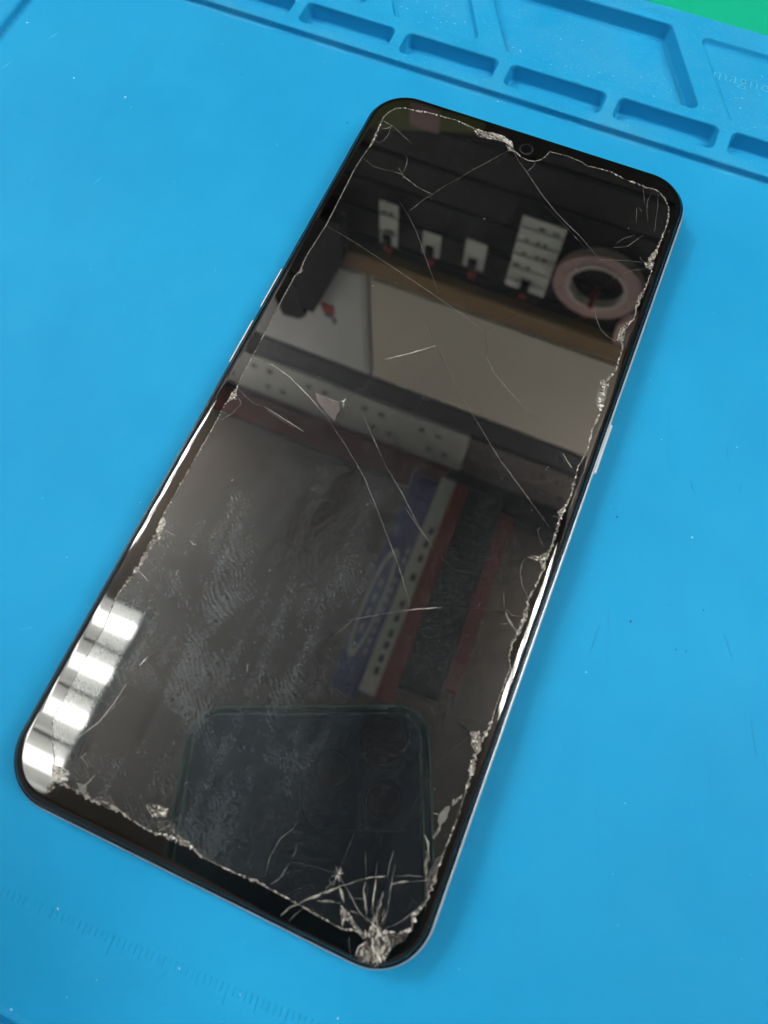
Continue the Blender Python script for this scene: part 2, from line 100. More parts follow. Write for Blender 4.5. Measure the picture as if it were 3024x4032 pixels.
def box_vf(x0, x1, y0, y1, z0, z1, b=0.0):
    """box with chamfered vertical and top edges"""
    if b <= 0:
        v = [(x0, y0, z0), (x1, y0, z0), (x1, y1, z0), (x0, y1, z0),
             (x0, y0, z1), (x1, y0, z1), (x1, y1, z1), (x0, y1, z1)]
        f = [(3, 2, 1, 0), (4, 5, 6, 7), (0, 1, 5, 4), (1, 2, 6, 5), (2, 3, 7, 6), (3, 0, 4, 7)]
        return v, f
    bm = bmesh.new()
    v, f = box_vf(x0, x1, y0, y1, z0, z1)
    vv = [bm.verts.new(p) for p in v]
    for q in f: bm.faces.new([vv[i] for i in q])
    bmesh.ops.bevel(bm, geom=list(bm.edges), offset=b, segments=2, affect='EDGES', profile=0.5)
    bm.verts.index_update()
    v = [tuple(p.co) for p in bm.verts]
    f = [[q.index for q in p.verts] for p in bm.faces]
    bm.free()
    return v, f

def box(name, x0, x1, y0, y1, z0, z1, mat, parent=None, b=0.0):
    v, f = box_vf(x0, x1, y0, y1, z0, z1, b)
    return mesh(name, v, f, mat, parent)

def rrect(x0, x1, y0, y1, r, n=10):
    """rounded rectangle, counter-clockwise"""
    pts = []
    for cx, cy, a0 in ((x1 - r, y1 - r, 0), (x0 + r, y1 - r, 90), (x0 + r, y0 + r, 180), (x1 - r, y0 + r, 270)):
        for k in range(n + 1):
            a = math.radians(a0 + 90 * k / n)
            pts.append((cx + r * math.cos(a), cy + r * math.sin(a)))
    return pts

def loft(rings, cap_first=False, cap_last=False, closed=True):
    """rings: lists of (x, y, z) with the same count; first ring is the outermost/topmost"""
    n = len(rings[0])
    v = [p for r in rings for p in r]
    f = []
    for i in range(len(rings) - 1):
        for j in range(n if closed else n - 1):
            k = (j + 1) % n
            f.append((i * n + j, (i + 1) * n + j, (i + 1) * n + k, i * n + k))
    if cap_first: f.append(tuple(range(n)))
    if cap_last: f.append(tuple(reversed(range((len(rings) - 1) * n, len(rings) * n))))
    return v, f

def inset_ring(corners, r, d, n=6):
    """convex CCW polygon with corner radius r, offset inwards by d (d < r)"""
    m = len(corners)
    out = []
    for i in range(m):
        p0, p1, p2 = (Vector(corners[(i + k) % m]) for k in (-1, 0, 1))
        e0 = (p1 - p0).normalized(); e1 = (p2 - p1).normalized()
        n0 = Vector((-e0.y, e0.x)); n1 = Vector((-e1.y, e1.x))
        h = (n0 + n1); h = h / h.dot(n0)
        c = p1 + h * r
        a0 = math.atan2(-n0.y, -n0.x); a1 = math.atan2(-n1.y, -n1.x)
        while a1 < a0: a1 += 2 * math.pi
        for k in range(n + 1):
            a = a0 + (a1 - a0) * k / n
            out.append((c.x + (r - d) * math.cos(a), c.y + (r - d) * math.sin(a)))
    return out

# ------------------------------------------------------------------ materials
class NT:
    def __init__(self, name):
        self.m = bpy.data.materials.new(name)
        self.m.use_nodes = True
        self.t = self.m.node_tree
        self.b = self.t.nodes['Principled BSDF']
        self.out = self.t.nodes['Material Output']
    def n(self, typ, **kw):
        x = self.t.nodes.new(typ)
        for k, v in kw.items():
            if k.startswith('i_'):
                x.inputs[k[2:].replace('_', ' ')].default_value = v
            else:
                setattr(x, k, v)
        return x
    def l(self, a, b): self.t.links.new(a, b)
    def coords(self, scale):
        tc = self.n('ShaderNodeTexCoord')
        mp = self.n('ShaderNodeMapping')
        mp.inputs['Scale'].default_value = (scale, scale, scale) if not isinstance(scale, tuple) else scale
        self.l(tc.outputs['Object'], mp.inputs['Vector'])
        return mp.outputs['Vector']
    def noise(self, vec, scale, detail=3.0, rough=0.55, dist=0.0):
        x = self.n('ShaderNodeTexNoise')
        x.inputs['Scale'].default_value = scale
        x.inputs['Detail'].default_value = detail
        x.inputs['Roughness'].default_value = rough
        x.inputs['Distortion'].default_value = dist
        self.l(vec, x.inputs['Vector'])
        return x.outputs['Fac']
    def ramp(self, fac, stops):
        x = self.n('ShaderNodeValToRGB')
        e = x.color_ramp.elements
        while len(e) < len(stops): e.new(0.5)
        for k, (p, c) in enumerate(stops):
            e[k].position = p
            e[k].color = (c, c, c, 1) if not isinstance(c, tuple) else (*c, 1)
        self.l(fac, x.inputs['Fac'])
        return x.outputs['Color']
    def mix(self, fac, a, b, blend='MIX'):
        x = self.n('ShaderNodeMix', data_type='RGBA', blend_type=blend)
        for s, val in (('Factor', fac), ('A', a), ('B', b)):
            sock = [q for q in x.inputs if q.name == s and (q.type == 'RGBA' if s != 'Factor' else q.type == 'VALUE')][0]
            if hasattr(val, 'is_output') or isinstance(val, bpy.types.NodeSocket): self.l(val, sock)
            else: sock.default_value = val if s == 'Factor' else (*val, 1)
        return [q for q in x.outputs if q.type == 'RGBA'][0]
    def math(self, op, a, b=0.0, clamp=False):
        x = self.n('ShaderNodeMath', operation=op, use_clamp=clamp)
        for i, val in enumerate((a, b)):
            if isinstance(val, bpy.types.NodeSocket): self.l(val, x.inputs[i])
            else: x.inputs[i].default_value = val
        return x.outputs[0]
    def bump(self, h, strength, dist):
        x = self.n('ShaderNodeBump')
        x.inputs['Strength'].default_value = strength
        x.inputs['Distance'].default_value = dist
        self.l(h, x.inputs['Height'])
        self.l(x.outputs['Normal'], self.b.inputs['Normal'])

def plain(name, col, rough=0.5, metal=0.0, spec=0.5, var=0.0, scale=40.0):
    k = NT(name)
    k.b.inputs['Roughness'].default_value = rough
    k.b.inputs['Metallic'].default_value = metal
    k.b.inputs['Specular IOR Level'].default_value = spec
    if var > 0:
        v = k.coords(1.0)
        f = k.noise(v, scale, 4)
        lo = tuple(c * (1 - var) for c in col); hi = tuple(min(1, c * (1 + var)) for c in col)
        k.l(k.mix(f, lo, hi), k.b.inputs['Base Color'])
    else:
        k.b.inputs['Base Color'].default_value = (*col, 1)
    return k.m

def silicone(name, dust):
    k = NT(name)
    v = k.coords(1.0)
    big = k.noise(v, 22, 3, 0.6)
    fine = k.noise(v, 900, 2, 0.7)
    base = k.mix(k.ramp(big, [(0.3, 0.0), (0.7, 1.0)]), (0.010, 0.285, 0.575), (0.014, 0.325, 0.635))
    # grey film of dust: broad patches and small grains
    film = k.math('MULTIPLY', k.ramp(k.noise(v, 55, 3, 0.65), [(0.42, 0.0), (0.75, 1.0)]), 0.04 + 0.20 * dust)
    base = k.mix(film, base, (0.12, 0.42, 0.62))
    grain = k.math('MULTIPLY', k.ramp(k.noise(v, 1500, 2, 0.5), [(0.60, 0.0), (0.74, 1.0)]), 0.01 + 0.17 * dust)
    base = k.mix(grain, base, (0.30, 0.52, 0.64))
    # worn, slightly darker smears
    sm = k.coords((60.0, 9.0, 30.0))
    wear = k.math('MULTIPLY', k.ramp(k.noise(sm, 1.0, 2, 0.6, 0.4), [(0.60, 0.0), (0.78, 1.0)]), 0.16)
    base = k.mix(wear, base, (0.02, 0.25, 0.50))
    k.l(base, k.b.inputs['Base Color'])
    k.b.inputs['Roughness'].default_value = 0.6
    k.b.inputs['Specular IOR Level'].default_value = 0.10
    h = k.math('ADD', k.math('MULTIPLY', fine, 0.6), k.noise(v, 260, 2))
    k.bump(h, 0.12 + 0.2 * dust, 0.0002)
    return k.m

M = {}
M['silicone'] = silicone('blue_silicone', 0.0)
M['silicone_dusty'] = silicone('dusty_blue_silicone', 1.0)
M['emboss'] = plain('embossed_silicone', (0.06, 0.42, 0.70), 0.5, 0, 0.35)
M['table'] = plain('green_tabletop', (0.001, 0.40, 0.235), 0.55, 0, 0.25, 0.06, 30)
M['bounce_bench'] = plain('grey_bounce_bench', (0.50, 0.48, 0.45), 0.6, 0, 0.3, 0.05, 12)
M['dust_light'] = plain('pale_dust', (0.50, 0.72, 0.82), 0.7)
M['dust_dark'] = plain('dark_grit', (0.012, 0.14, 0.28), 0.8)
M['scuff_dark'] = plain('dark_scuff', (0.008, 0.20, 0.43), 0.7, 0, 0.2)
M['scuff_faint'] = plain('faint_scuff', (0.014, 0.26, 0.54), 0.7, 0, 0.2)
M['scuff_light'] = plain('pale_scuff', (0.10, 0.46, 0.76), 0.7, 0, 0.2)

def glass_material(name, smudge, base, ior):
    k = NT(name)
    v = k.coords(1.0)
    k.b.inputs['Base Color'].default_value = (*base, 1)
    k.b.inputs['IOR'].default_value = ior
    k.b.inputs['Specular IOR Level'].default_value = 0.5
    # where fingers wiped: broad patches over the lower half of the glass
    sep = k.n('ShaderNodeSeparateXYZ'); k.l(v, sep.inputs[0])
    low = k.n('ShaderNodeMapRange'); k.l(sep.outputs['Y'], low.inputs['Value'])
    low.inputs['From Min'].default_value = 0.020; low.inputs['From Max'].default_value = -0.045
    patch = k.ramp(k.noise(v, 30, 4, 0.6, 0.8), [(0.25, 0.30), (0.75, 1.0)])
    side = k.n('ShaderNodeMapRange'); k.l(sep.outputs['X'], side.inputs['Value'])   # the thumb wiped mostly the left and middle
    side.inputs['From Min'].default_value = 0.014; side.inputs['From Max'].default_value = 0.001
    side.inputs['To Min'].default_value = 0.30; side.inputs['To Max'].default_value = 1.0
    low2 = k.math('MULTIPLY', k.math('ADD', k.math('MULTIPLY', low.outputs[0], 0.88), 0.10), side.outputs[0])
    wiped = k.coords((260.0, 45.0, 1.0))
    streak = k.ramp(k.noise(wiped, 1.0, 3, 0.6, 0.6), [(0.25, 0.35), (0.75, 1.0)])
    fine = k.ramp(k.noise(v, 2000, 3, 0.7, 0.7), [(0.32, 0.45), (0.68, 1.0)])
    grease = k.math('MULTIPLY', k.math('MULTIPLY', k.math('MULTIPLY', patch, low2), streak), fine)
    # fingerprint ridges, about half a millimetre apart
    wv = k.n('ShaderNodeTexWave', wave_type='BANDS', bands_direction='DIAGONAL')
    wv.inputs['Scale'].default_value = 560
    wv.inputs['Distortion'].default_value = 34
    wv.inputs['Detail'].default_value = 3
    wv.inputs['Detail Scale'].default_value = 0.09
    wv.inputs['Detail Roughness'].default_value = 0.7
    k.l(v, wv.inputs['Vector'])
    spots = k.ramp(k.noise(v, 70, 3, 0.6, 0.6), [(0.45, 0.0), (0.80, 1.0)])
    prints = k.math('MULTIPLY', k.math('MULTIPLY', k.math('MULTIPLY', wv.outputs['Fac'], spots), low2), fine)
    film = k.math('ADD', k.math('MULTIPLY', grease, 1.0), k.math('MULTIPLY', prints, 0.5), True)
    film = k.math('MULTIPLY', film, smudge)
    r = k.math('ADD', k.math('MULTIPLY', film, 0.06), 0.006)
    k.l(r, k.b.inputs['Roughness'])
    h = k.noise(v, 25, 1)
    bp = k.n('ShaderNodeBump'); bp.inputs['Strength'].default_value = 0.018; bp.inputs['Distance'].default_value = 0.0002
    k.l(h, bp.inputs['Height']); k.l(bp.outputs[0], k.b.inputs['Normal'])
    # the grease itself scatters light broadly
    gl = k.n('ShaderNodeBsdfGlossy'); gl.inputs['Roughness'].default_value = 0.42
    gl.inputs['Color'].default_value = (0.40, 0.47, 0.52, 1)
    df = k.n('ShaderNodeBsdfDiffuse'); df.inputs['Color'].default_value = (0.26, 0.27, 0.27, 1)
    sc = k.n('ShaderNodeMixShader'); sc.inputs[0].default_value = 0.35
    k.l(gl.outputs[0], sc.inputs[1]); k.l(df.outputs[0], sc.inputs[2])
    mx = k.n('ShaderNodeMixShader')
    fac = k.math('ADD', k.math('MULTIPLY', film, 0.28), 0.008 * smudge)
    k.l(fac, mx.inputs[0]); k.l(k.b.outputs[0], mx.inputs[1]); k.l(sc.outputs[0], mx.inputs[2])
    k.l(mx.outputs[0], k.out.inputs['Surface'])
    return k.m

M['display'] = glass_material('smudged_display_glass', 1.0, (0.004, 0.004, 0.005), 2.3)
M['bezel'] = glass_material('black_bezel_glass', 0.2, (0.0015, 0.0015, 0.0015), 1.95)
M['frame'] = plain('dark_polished_frame', (0.035, 0.034, 0.033), 0.24, 0.9)
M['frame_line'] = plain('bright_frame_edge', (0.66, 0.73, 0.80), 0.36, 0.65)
M['button'] = plain('silver_button', (0.88, 0.90, 0.91), 0.4, 0.15)
M['back'] = plain('phone_back', (0.01, 0.01, 0.012), 0.2)
M['lens'] = plain('camera_lens', (0.004, 0.004, 0.006), 0.05)
M['lens_ring'] = plain('lens_ring', (0.02, 0.02, 0.022), 0.3)

def crushed(name, lo, hi, rough, scale, alpha=1.0):
    k = NT(name)
    k.b.inputs['Alpha'].default_value = alpha
    v = k.coords(1.0)
    f = k.noise(v, scale, 4, 0.7)
    k.l(k.mix(k.ramp(f, [(0.32, 0.0), (0.68, 1.0)]), lo, hi), k.b.inputs['Base Color'])
    k.b.inputs['Roughness'].default_value = rough
    k.bump(k.noise(v, scale * 2.2, 3, 0.7), 0.6, 0.0003)
    return k.m
M['c-1'] = plain('dark_crack', (0.006, 0.005, 0.009), 0.4)
M['c0'] = crushed('faint_crack', (0.05, 0.048, 0.043), (0.20, 0.19, 0.17), 0.4, 600, 0.60)
M['c1'] = crushed('pale_crack', (0.16, 0.157, 0.145), (0.56, 0.54, 0.49), 0.3, 900, 0.75)
M['c2'] = crushed('bright_crack', (0.60, 0.59, 0.55), (0.90, 0.88, 0.83), 0.25, 500)
M['edge'] = crushed('fractured_edge', (0.10, 0.095, 0.085), (0.52, 0.49, 0.43), 0.25, 1600, 0.80)
M['chip_pink'] = crushed('pinkish_chip', (0.10, 0.085, 0.085), (0.15, 0.125, 0.125), 0.3, 300, 0.80)
M['chip_grey'] = crushed('grey_chip', (0.13, 0.135, 0.13), (0.22, 0.22, 0.21), 0.3, 300, 0.70)
M['chip_dim'] = crushed('dim_chip', (0.035, 0.03, 0.027), (0.16, 0.14, 0.12), 0.35, 900, 0.60)
M['chip_light'] = crushed('pale_chip', (0.07, 0.066, 0.06), (0.42, 0.39, 0.34), 0.2, 1400, 0.75)
M['chip_white'] = crushed('white_chip', (0.30, 0.30, 0.28), (0.80, 0.78, 0.70), 0.25, 1100)

# ------------------------------------------------------------------ setting: tabletop
MAT_Z = -8.0                               # work surface of the mat
RIM = -6.25                                # raised rims and tray
BASE = -11.0
t = mesh('tabletop', [(-420, -260, BASE), (420, -260, BASE), (420, 330, BASE), (-420, 330, BASE)], [(0, 1, 2, 3)], M['table'])
tag(t, kind='structure')
t = mesh('bounce_bench', [(-1100, -900, BASE - 6), (1100, -900, BASE - 6), (1100, 480, BASE - 6), (-1100, 480, BASE - 6)], [(0, 1, 2, 3)], M['bounce_bench'])  # unseen neutral surface, added to bounce light up to the ceiling
tag(t, kind='structure')

# ------------------------------------------------------------------ silicone mat
mat_root = empty('silicone_mat', 'blue silicone repair mat with moulded tray strip, lying under the cracked phone', 'mat', loc=(0, 0, BASE))
def unbase(o):                              # parts are laid out in world millimetres
    o.matrix_parent_inverse = Matrix.Translation((0, 0, -BASE * S))
    return o

ws = unbase(mesh('work_surface', [(-138, -113, MAT_Z), (150, -113, MAT_Z), (150, 98.5, MAT_Z), (-138, 98.5, MAT_Z)], [(0, 1, 2, 3)], M['silicone'], mat_root))

# tray strip: a plate with moulded compartments
TOP = RIM
def row_pocket(i):
    x0 = -68.6 + 27.45 * i
    return [(x0, 99.3), (x0 + 24.9, 99.3), (x0 + 24.9, 107.0), (x0, 107.0)]
pockets = [(row_pocket(i), 3.8, 1.9) for i in (-2, -1, 0, 1, 2, 3, 4, 5, 6)]
pockets += [
    ([(-16.2, 109.6), (33.2, 109.6), (19.2, 135.0), (-31.0, 135.0)], 3.9, 1.8),      # deep trapezoid
    ([(39.8, 109.4), (92.0, 109.4), (80.0, 134.0), (26.0, 134.0)], 1.15, 1.8),       # shallow, embossed
    ([(-46.3, 110.2), (-22.9, 110.2), (-36.6, 135.0), (-60.3, 135.0)], 1.2, 1.8),
    ([(-104.0, 111.0), (-53.4, 111.0), (-67.3, 135.0), (-104.0, 135.0)], 3.3, 1.8),
]
outer = [(-147, 97.5), (150, 96.6), (150, 139.7), (-147, 140.8)]
rings2d = [inset_ring(p, r, 0.0) for p, d, r in pockets]
polys = [[Vector((x, y, 0)) for x, y in outer]] + [[Vector((x, y, 0)) for x, y in reversed(r)] for r in rings2d]
flat = [v for p in polys for v in p]
tris = tessellate_polygon(polys)
fixed = []
for a, b, c in tris:
    n = (flat[b] - flat[a]).cross(flat[c] - flat[a])
    if abs(n.z) < 1e-9: continue
    fixed.append((a, b, c) if n.z > 0 else (a, c, b))
tray = unbase(mesh('tray_strip', [(v.x, v.y, TOP) for v in flat], fixed, M['silicone_dusty'], mat_root))
# skirt of the tray strip: rounded shoulder down to the work surface in front, to the table behind
def skirt(name, pts, prof, parent, mat):
    """pts: open polyline with outward normals to its right; prof: (out, z)"""
    rings = []
    for out, z in prof:
        ring = []
        for i, p in enumerate(pts):
            a = Vector(pts[max(i - 1, 0)]); b = Vector(pts[min(i + 1, len(pts) - 1)])
            d = (b - a).normalized(); nrm = Vector((d.y, -d.x))
            ring.append((p[0] + nrm.x * out, p[1] + nrm.y * out, z))
        rings.append(ring)
    n = len(pts)
    v = [p for r in rings for p in r]
    f = [(i * n + j, (i + 1) * n + j, (i + 1) * n + j + 1, i * n + j + 1) for i in range(len(rings) - 1) for j in range(n - 1)]
    return mesh(name, v, f, mat, parent, True)
def wobble(a, b, n, amp):
    out = []
    for k in range(n + 1):
        u = k / n
        x = a[0] + (b[0] - a[0]) * u; y = a[1] + (b[1] - a[1]) * u
        out.append((x, y + amp * noise.noise((x * 0.05, y * 0.05, 3.1))))
    return out
front_prof = [(0.0, TOP), (0.16, TOP - 0.03), (0.32, TOP - 0.14), (0.40, TOP - 0.35), (0.50, TOP - 1.2), (0.62, MAT_Z + 0.25), (0.9, MAT_Z + 0.08), (1.5, MAT_Z + 0.012)]
unbase(skirt('tray_front_wall', [(-147, 97.5), (150, 96.6)], front_prof, mat_root, M['silicone_dusty']))
unbase(skirt('tray_back_wall', [(150, 139.7), (-147, 140.8)], [(0.0, TOP), (0.16, TOP - 0.03), (0.32, TOP - 0.14), (0.40, TOP - 0.4), (0.6, BASE + 0.01)], mat_root, M['silicone_dusty']))
wall_prof = lambda d: [(0.0, TOP), (0.10, TOP - 0.02), (0.24, TOP - 0.12), (0.34, TOP - 0.34), (0.55, TOP - d + 0.5), (0.8, TOP - d + 0.16), (1.15, TOP - d + 0.02), (1.55, TOP - d)]
for (p, d, r) in pockets:
    prof = wall_prof(d)
    rings = [[(x, y, z) for x, y in inset_ring(p, r, min(o, r - 0.1))] for o, z in prof]
    v, f = loft(rings, cap_last=False)
    n = len(rings[0])
    f.append(tuple(range((len(rings) - 1) * n, len(rings) * n)))
    c = mesh('compartment', v, f, M['silicone'], tray, True)
    c.data.materials.append(M['silicone_dusty']); c.data.polygons[-1].material_index = 1
    c.data.polygons[-1].use_smooth = False

# raised rims at the left and the near side
def rim(name, x0, x1, y0, y1):
    rr = []
    for o, z in [(1.9, MAT_Z + 0.012), (1.3, MAT_Z + 0.1), (1.0, MAT_Z + 0.3), (0.75, TOP - 0.4), (0.5, TOP - 0.12), (0.25, TOP - 0.02), (0.0, TOP)]:
        rr.append([(x0 - o, y0 - o, z), (x1 + o, y0 - o, z), (x1 + o, y1 + o, z), (x0 - o, y1 + o, z)])
    v, f = loft(rr)
    f = [tuple(reversed(q)) for q in f]
    f.append(tuple(range(len(v) - 4, len(v))))
    return unbase(mesh(name, v, f, M['silicone_dusty'], mat_root))
rim('side_rim', -147, -137.0, -125, 95.2)
rim('near_rim', -134.2, 148, -125, -110.6)
unbase(box('mat_base', -148.6, 151, -126.6, 139.4, BASE + 0.004, BASE + 0.8, M['silicone_dusty'], mat_root))

# embossed word in the shallow compartment and ruler numbers
def text_mesh(name, body, size, loc, rot, mat, parent, depth=0.10, bevel=0.05, shear=0.0):
    cu = bpy.data.curves.new(name, 'FONT')
    cu.body = body
    cu.size = size * S
    cu.extrude = depth * S
    cu.offset = -0.012 * size * S
    cu.space_character = 1.12
    tmp = bpy.data.objects.new(name + '_curve', cu)
    COL.objects.link(tmp)
    dg = bpy.context.evaluated_depsgraph_get()
    me = bpy.data.meshes.new_from_object(tmp.evaluated_get(dg))
    bpy.data.objects.remove(tmp)
    bpy.data.curves.remove(cu)
    me.materials.clear()
    Mx = Matrix.Translation(Vector(loc) * S) @ Matrix.Rotation(rot, 4, 'Z')
    me.transform(Mx)
    return link(name, me, mat, parent)
text_mesh('embossed_word', 'magnetic', 5.0, (32.6, 122.7, TOP - 1.15), math.radians(1.5), M['emboss'], tray, 0.09)

# ruler moulded into the near part of the work surface
R0 = Vector((-19.23, -94.05)); RD = (Vector((0.76, -92.85)) - R0) / 20.0
RN = Vector((RD.y, -RD.x)).normalized()
tick_mesh = {}
def tick_data(L):
    if L not in tick_mesh:
        w = 0.16
        v = [(-w, 0, 0), (w, 0, 0), (w, -L, 0), (-w, -L, 0), (0, -0.12, 0.105), (0, -L + 0.12, 0.105)]
        f = [(0, 4, 1), (1, 4, 5, 2), (2, 5, 3), (3, 5, 4, 0)]
        me = bpy.data.meshes.new('ruler_tick')
        me.from_pydata([(a * S, b * S, c * S) for a, b, c in v], [], f)
        me.materials.append(M['silicone'])
        tick_mesh[L] = me
    return tick_mesh[L]
ang = math.atan2(RD.y, RD.x)
for i in range(-16, 47):
    L = 3.0 if i % 10 == 0 else (2.2 if i % 5 == 0 else 1.45)
    p = R0 + RD * i
    o = link('ruler_tick', tick_data(L), None, ws)
    o.matrix_local = Matrix.Translation((p.x * S, p.y * S, (MAT_Z + 0.004) * S)) @ Matrix.Rotation(ang, 4, 'Z')
for k, num in enumerate(('10', '11', '12', '13')):
    p = R0 + RD * (10 * k) + RN * 6.3 - RD.normalized() * 0.9
    text_mesh('ruler_number', num, 2.5, (p.x, p.y, MAT_Z + 0.004), ang, M['silicone'], ws, 0.05)

# scuffs and specks on the mat (dirt, one mesh for each tone)
def flat_stroke(pts, w, z, v, f):
    n = len(pts); b = len(v)
    for i, p in enumerate(pts):
        a = Vector(pts[max(i - 1, 0)]); c = Vector(pts[min(i + 1, n - 1)])
        d = (c - a).normalized(); q = Vector((-d.y, d.x))
        k = w * 0.5 * (0.25 if i in (0, n - 1) else 1.0) * rnd.uniform(0.7, 1.2)
        v += [(p[0] + q.x * k, p[1] + q.y * k, z), (p[0], p[1], z + 0.02), (p[0] - q.x * k, p[1] - q.y * k, z)]
        if i:
            o = b + (i - 1) * 3
            f += [(o, o + 1, o + 4, o + 3), (o + 1, o + 2, o + 5, o + 4)]
def refine(pts, step, jit):
    out = []
    for i in range(len(pts) - 1):
        a = Vector(pts[i]); b = Vector(pts[i + 1]); L = (b - a).length
        n = max(1, int(L / step))
        q = Vector((-(b - a).y, (b - a).x)); q = q.normalized() if q.length else q
        for k in range(n):
            p = a.lerp(b, k / n) + (q * rnd.uniform(-jit, jit) if (k or i) else Vector((0, 0)))
            out.append((p.x, p.y))
    out.append(tuple(pts[-1]))
    return out
for tone, nm, mk in ((0, 'dark_scuffs', 'scuff_dark'), (1, 'faint_scuffs', 'scuff_faint'), (2, 'pale_scuffs', 'scuff_light')):
    v, f = [], []
    for pts, w, tt in DATA['scuffs']:
        if tt == tone: flat_stroke(refine(pts, 1.2, 0.05), w * 0.8, MAT_Z + 0.006, v, f)
    unbase(tag(mesh(nm, v, f, M[mk], mat_root), kind='stuff'))
def grain(p, r, z, v, f):
    b = len(v); n = 6
    a0 = rnd.uniform(0, 6)
    for k in range(n):
        a = a0 + k * 2 * math.pi / n; q = r * rnd.uniform(0.55, 1.15)
        v.append((p[0] + q * math.cos(a), p[1] + q * math.sin(a), z))
    v.append((p[0], p[1], z + r * 0.6))
    f += [(b + k, b + (k + 1) % n, b + n) for k in range(n)]
v, f, v2, f2 = [], [], [], []
for p, r, tt in DATA['dots']:
    if tt == 2: grain(p, r * 0.9, MAT_Z + 0.004, v, f)
    else: grain(p, r * 0.8, MAT_Z + 0.004, v2, f2)
for k in range(150):
    grain((rnd.uniform(-130, 90), rnd.uniform(-108, 95)), rnd.uniform(0.04, 0.11), MAT_Z + 0.004, *((v, f) if rnd.random() < 0.55 else (v2, f2)))
for (p, d, r) in pockets[1:]:
    xs = [q[0] for q in p]; ys = [q[1] for q in p]
    for k in range(int(10 + (max(xs) - min(xs)) * 0.9)):
        y = min(ys) + 1.8 + abs(rnd.gauss(0, 0.33)) * (max(ys) - min(ys) - 3.4)
        u = (y - min(ys)) / (max(ys) - min(ys))
        xl = p[0][0] + (p[3][0] - p[0][0]) * u; xr = p[1][0] + (p[2][0] - p[1][0]) * u
        if y > max(ys) - 1.7: continue
        grain((rnd.uniform(xl + 1.8, xr - 1.8), y), rnd.uniform(0.05, 0.17), TOP - d + 0.003, *((v, f) if rnd.random() < 0.85 else (v2, f2)))
for k in range(60):
    grain((rnd.uniform(-70, 60), rnd.uniform(97.6, 98.9)), rnd.uniform(0.04, 0.09), TOP + 0.003, v, f)
unbase(tag(mesh('pale_dust', v, f, M['dust_light'], mat_root), kind='stuff'))
unbase(tag(mesh('dark_grit', v2, f2, M['dust_dark'], mat_root), kind='stuff'))

# ------------------------------------------------------------------ the phone
PX0, PX1, PY0, PY1, PR = -36.6, 36.15, -80.15, 81.2, 9.0
phone = empty('smartphone', 'black smartphone with shattered screen lying face up on the blue mat', 'phone', loc=(0, 0, MAT_Z))
def onphone(o):
    if o.parent is phone: o.matrix_parent_inverse = Matrix.Translation((0, 0, -MAT_Z * S))
    return o
def prr(d, z, n=14):
    return [(x, y, z) for x, y in rrect(PX0 + d, PX1 - d, PY0 + d, PY1 - d, PR - d, n)]
def shell(name, prof, mat, cap_first=False, cap_last=False):
    v, f = loft([prr(d, z) for d, z in prof], cap_first, cap_last)
    o = onphone(mesh(name, v, f, mat, phone, True))
    if cap_first or cap_last:
        for p in o.data.polygons:
            if len(p.vertices) > 4: p.use_smooth = False
    return o
glass = shell('front_glass', [(2.0, 0.0), (1.7, -0.012), (1.4, -0.06), (1.1, -0.15), (0.85, -0.28), (0.65, -0.46), (0.5, -0.72), (0.45, -1.1)], M['bezel'], cap_first=True)
shell('gasket', [(0.46, -0.86), (0.36, -0.80), (0.28, -0.86), (0.24, -1.2)], M['back'])
shell('frame', [(0.26, -1.0), (0.14, -0.98), (0.04, -1.1), (0.0, -1.3), (0.0, -1.5), (0.05, -1.75), (0.10, -1.9)], M['frame'])
shell('frame_edge', [(0.10, -1.9), (-0.08, -1.92), (-0.26, -1.97), (-0.42, -2.08), (-0.50, -2.3), (-0.50, -2.9), (-0.28, -3.5), (0.16, -3.78)], M['frame_line'])
shell('back_cover', [(0.12, -3.78), (0.14, -4.6), (0.35, -5.6), (0.9, -6.6), (1.8, -7.4), (3.2, -7.9), (5.0, -8.0 + 0.01)], M['frame'], cap_last=True)

# lit display area below the glass: outline follows the broken edge
B = DATA['border']
area = [(x, y) for x, y, w in B]
tri = tessellate_polygon([[Vector((x, y, 0)) for x, y in area]])
fc = []
for a, b, c in tri:
    pa, pb, pc = (Vector((*area[i], 0)) for i in (a, b, c))
    fc.append((a, b, c) if (pb - pa).cross(pc - pa).z > 0 else (a, c, b))
onphone(mesh('display_panel', [(x, y, 0.012) for x, y in area], fc, M['display'], phone))

# selfie camera in the notch
cam_c = (-0.34, 75.86)
fc_root = onphone(mesh('front_camera', [(cam_c[0] + r * math.cos(k * math.pi / 16), cam_c[1] + r * math.sin(k * math.pi / 16), z)
      for r, z in ((1.55, 0.004), (1.5, 0.02), (1.25, 0.02)) for k in range(32)],
      [(i * 32 + j, i * 32 + (j + 1) % 32, (i + 1) * 32 + (j + 1) % 32, (i + 1) * 32 + j) for i in range(2) for j in range(32)], M['lens_ring'], phone, True))
def dome(name, c, r, h, mat, parent):
    v, f = [], []
    for i in range(5):
        a = i / 5 * math.pi / 2
        for k in range(24):
            q = k * math.pi / 12
            v.append((c[0] + r * math.cos(a) * math.cos(q), c[1] + r * math.cos(a) * math.sin(q), c[2] + h * math.sin(a)))
    v.append((c[0], c[1], c[2] + h))
    for i in range(4):
        for k in range(24): f.append((i * 24 + k, i * 24 + (k + 1) % 24, (i + 1) * 24 + (k + 1) % 24, (i + 1) * 24 + k))
    f += [(96 + k, 96 + (k + 1) % 24, 120) for k in range(24)]
    return mesh(name, v, f, mat, parent, True)
dome('lens', (cam_c[0], cam_c[1], 0.012), 1.25, 0.05, M['lens'], fc_root)

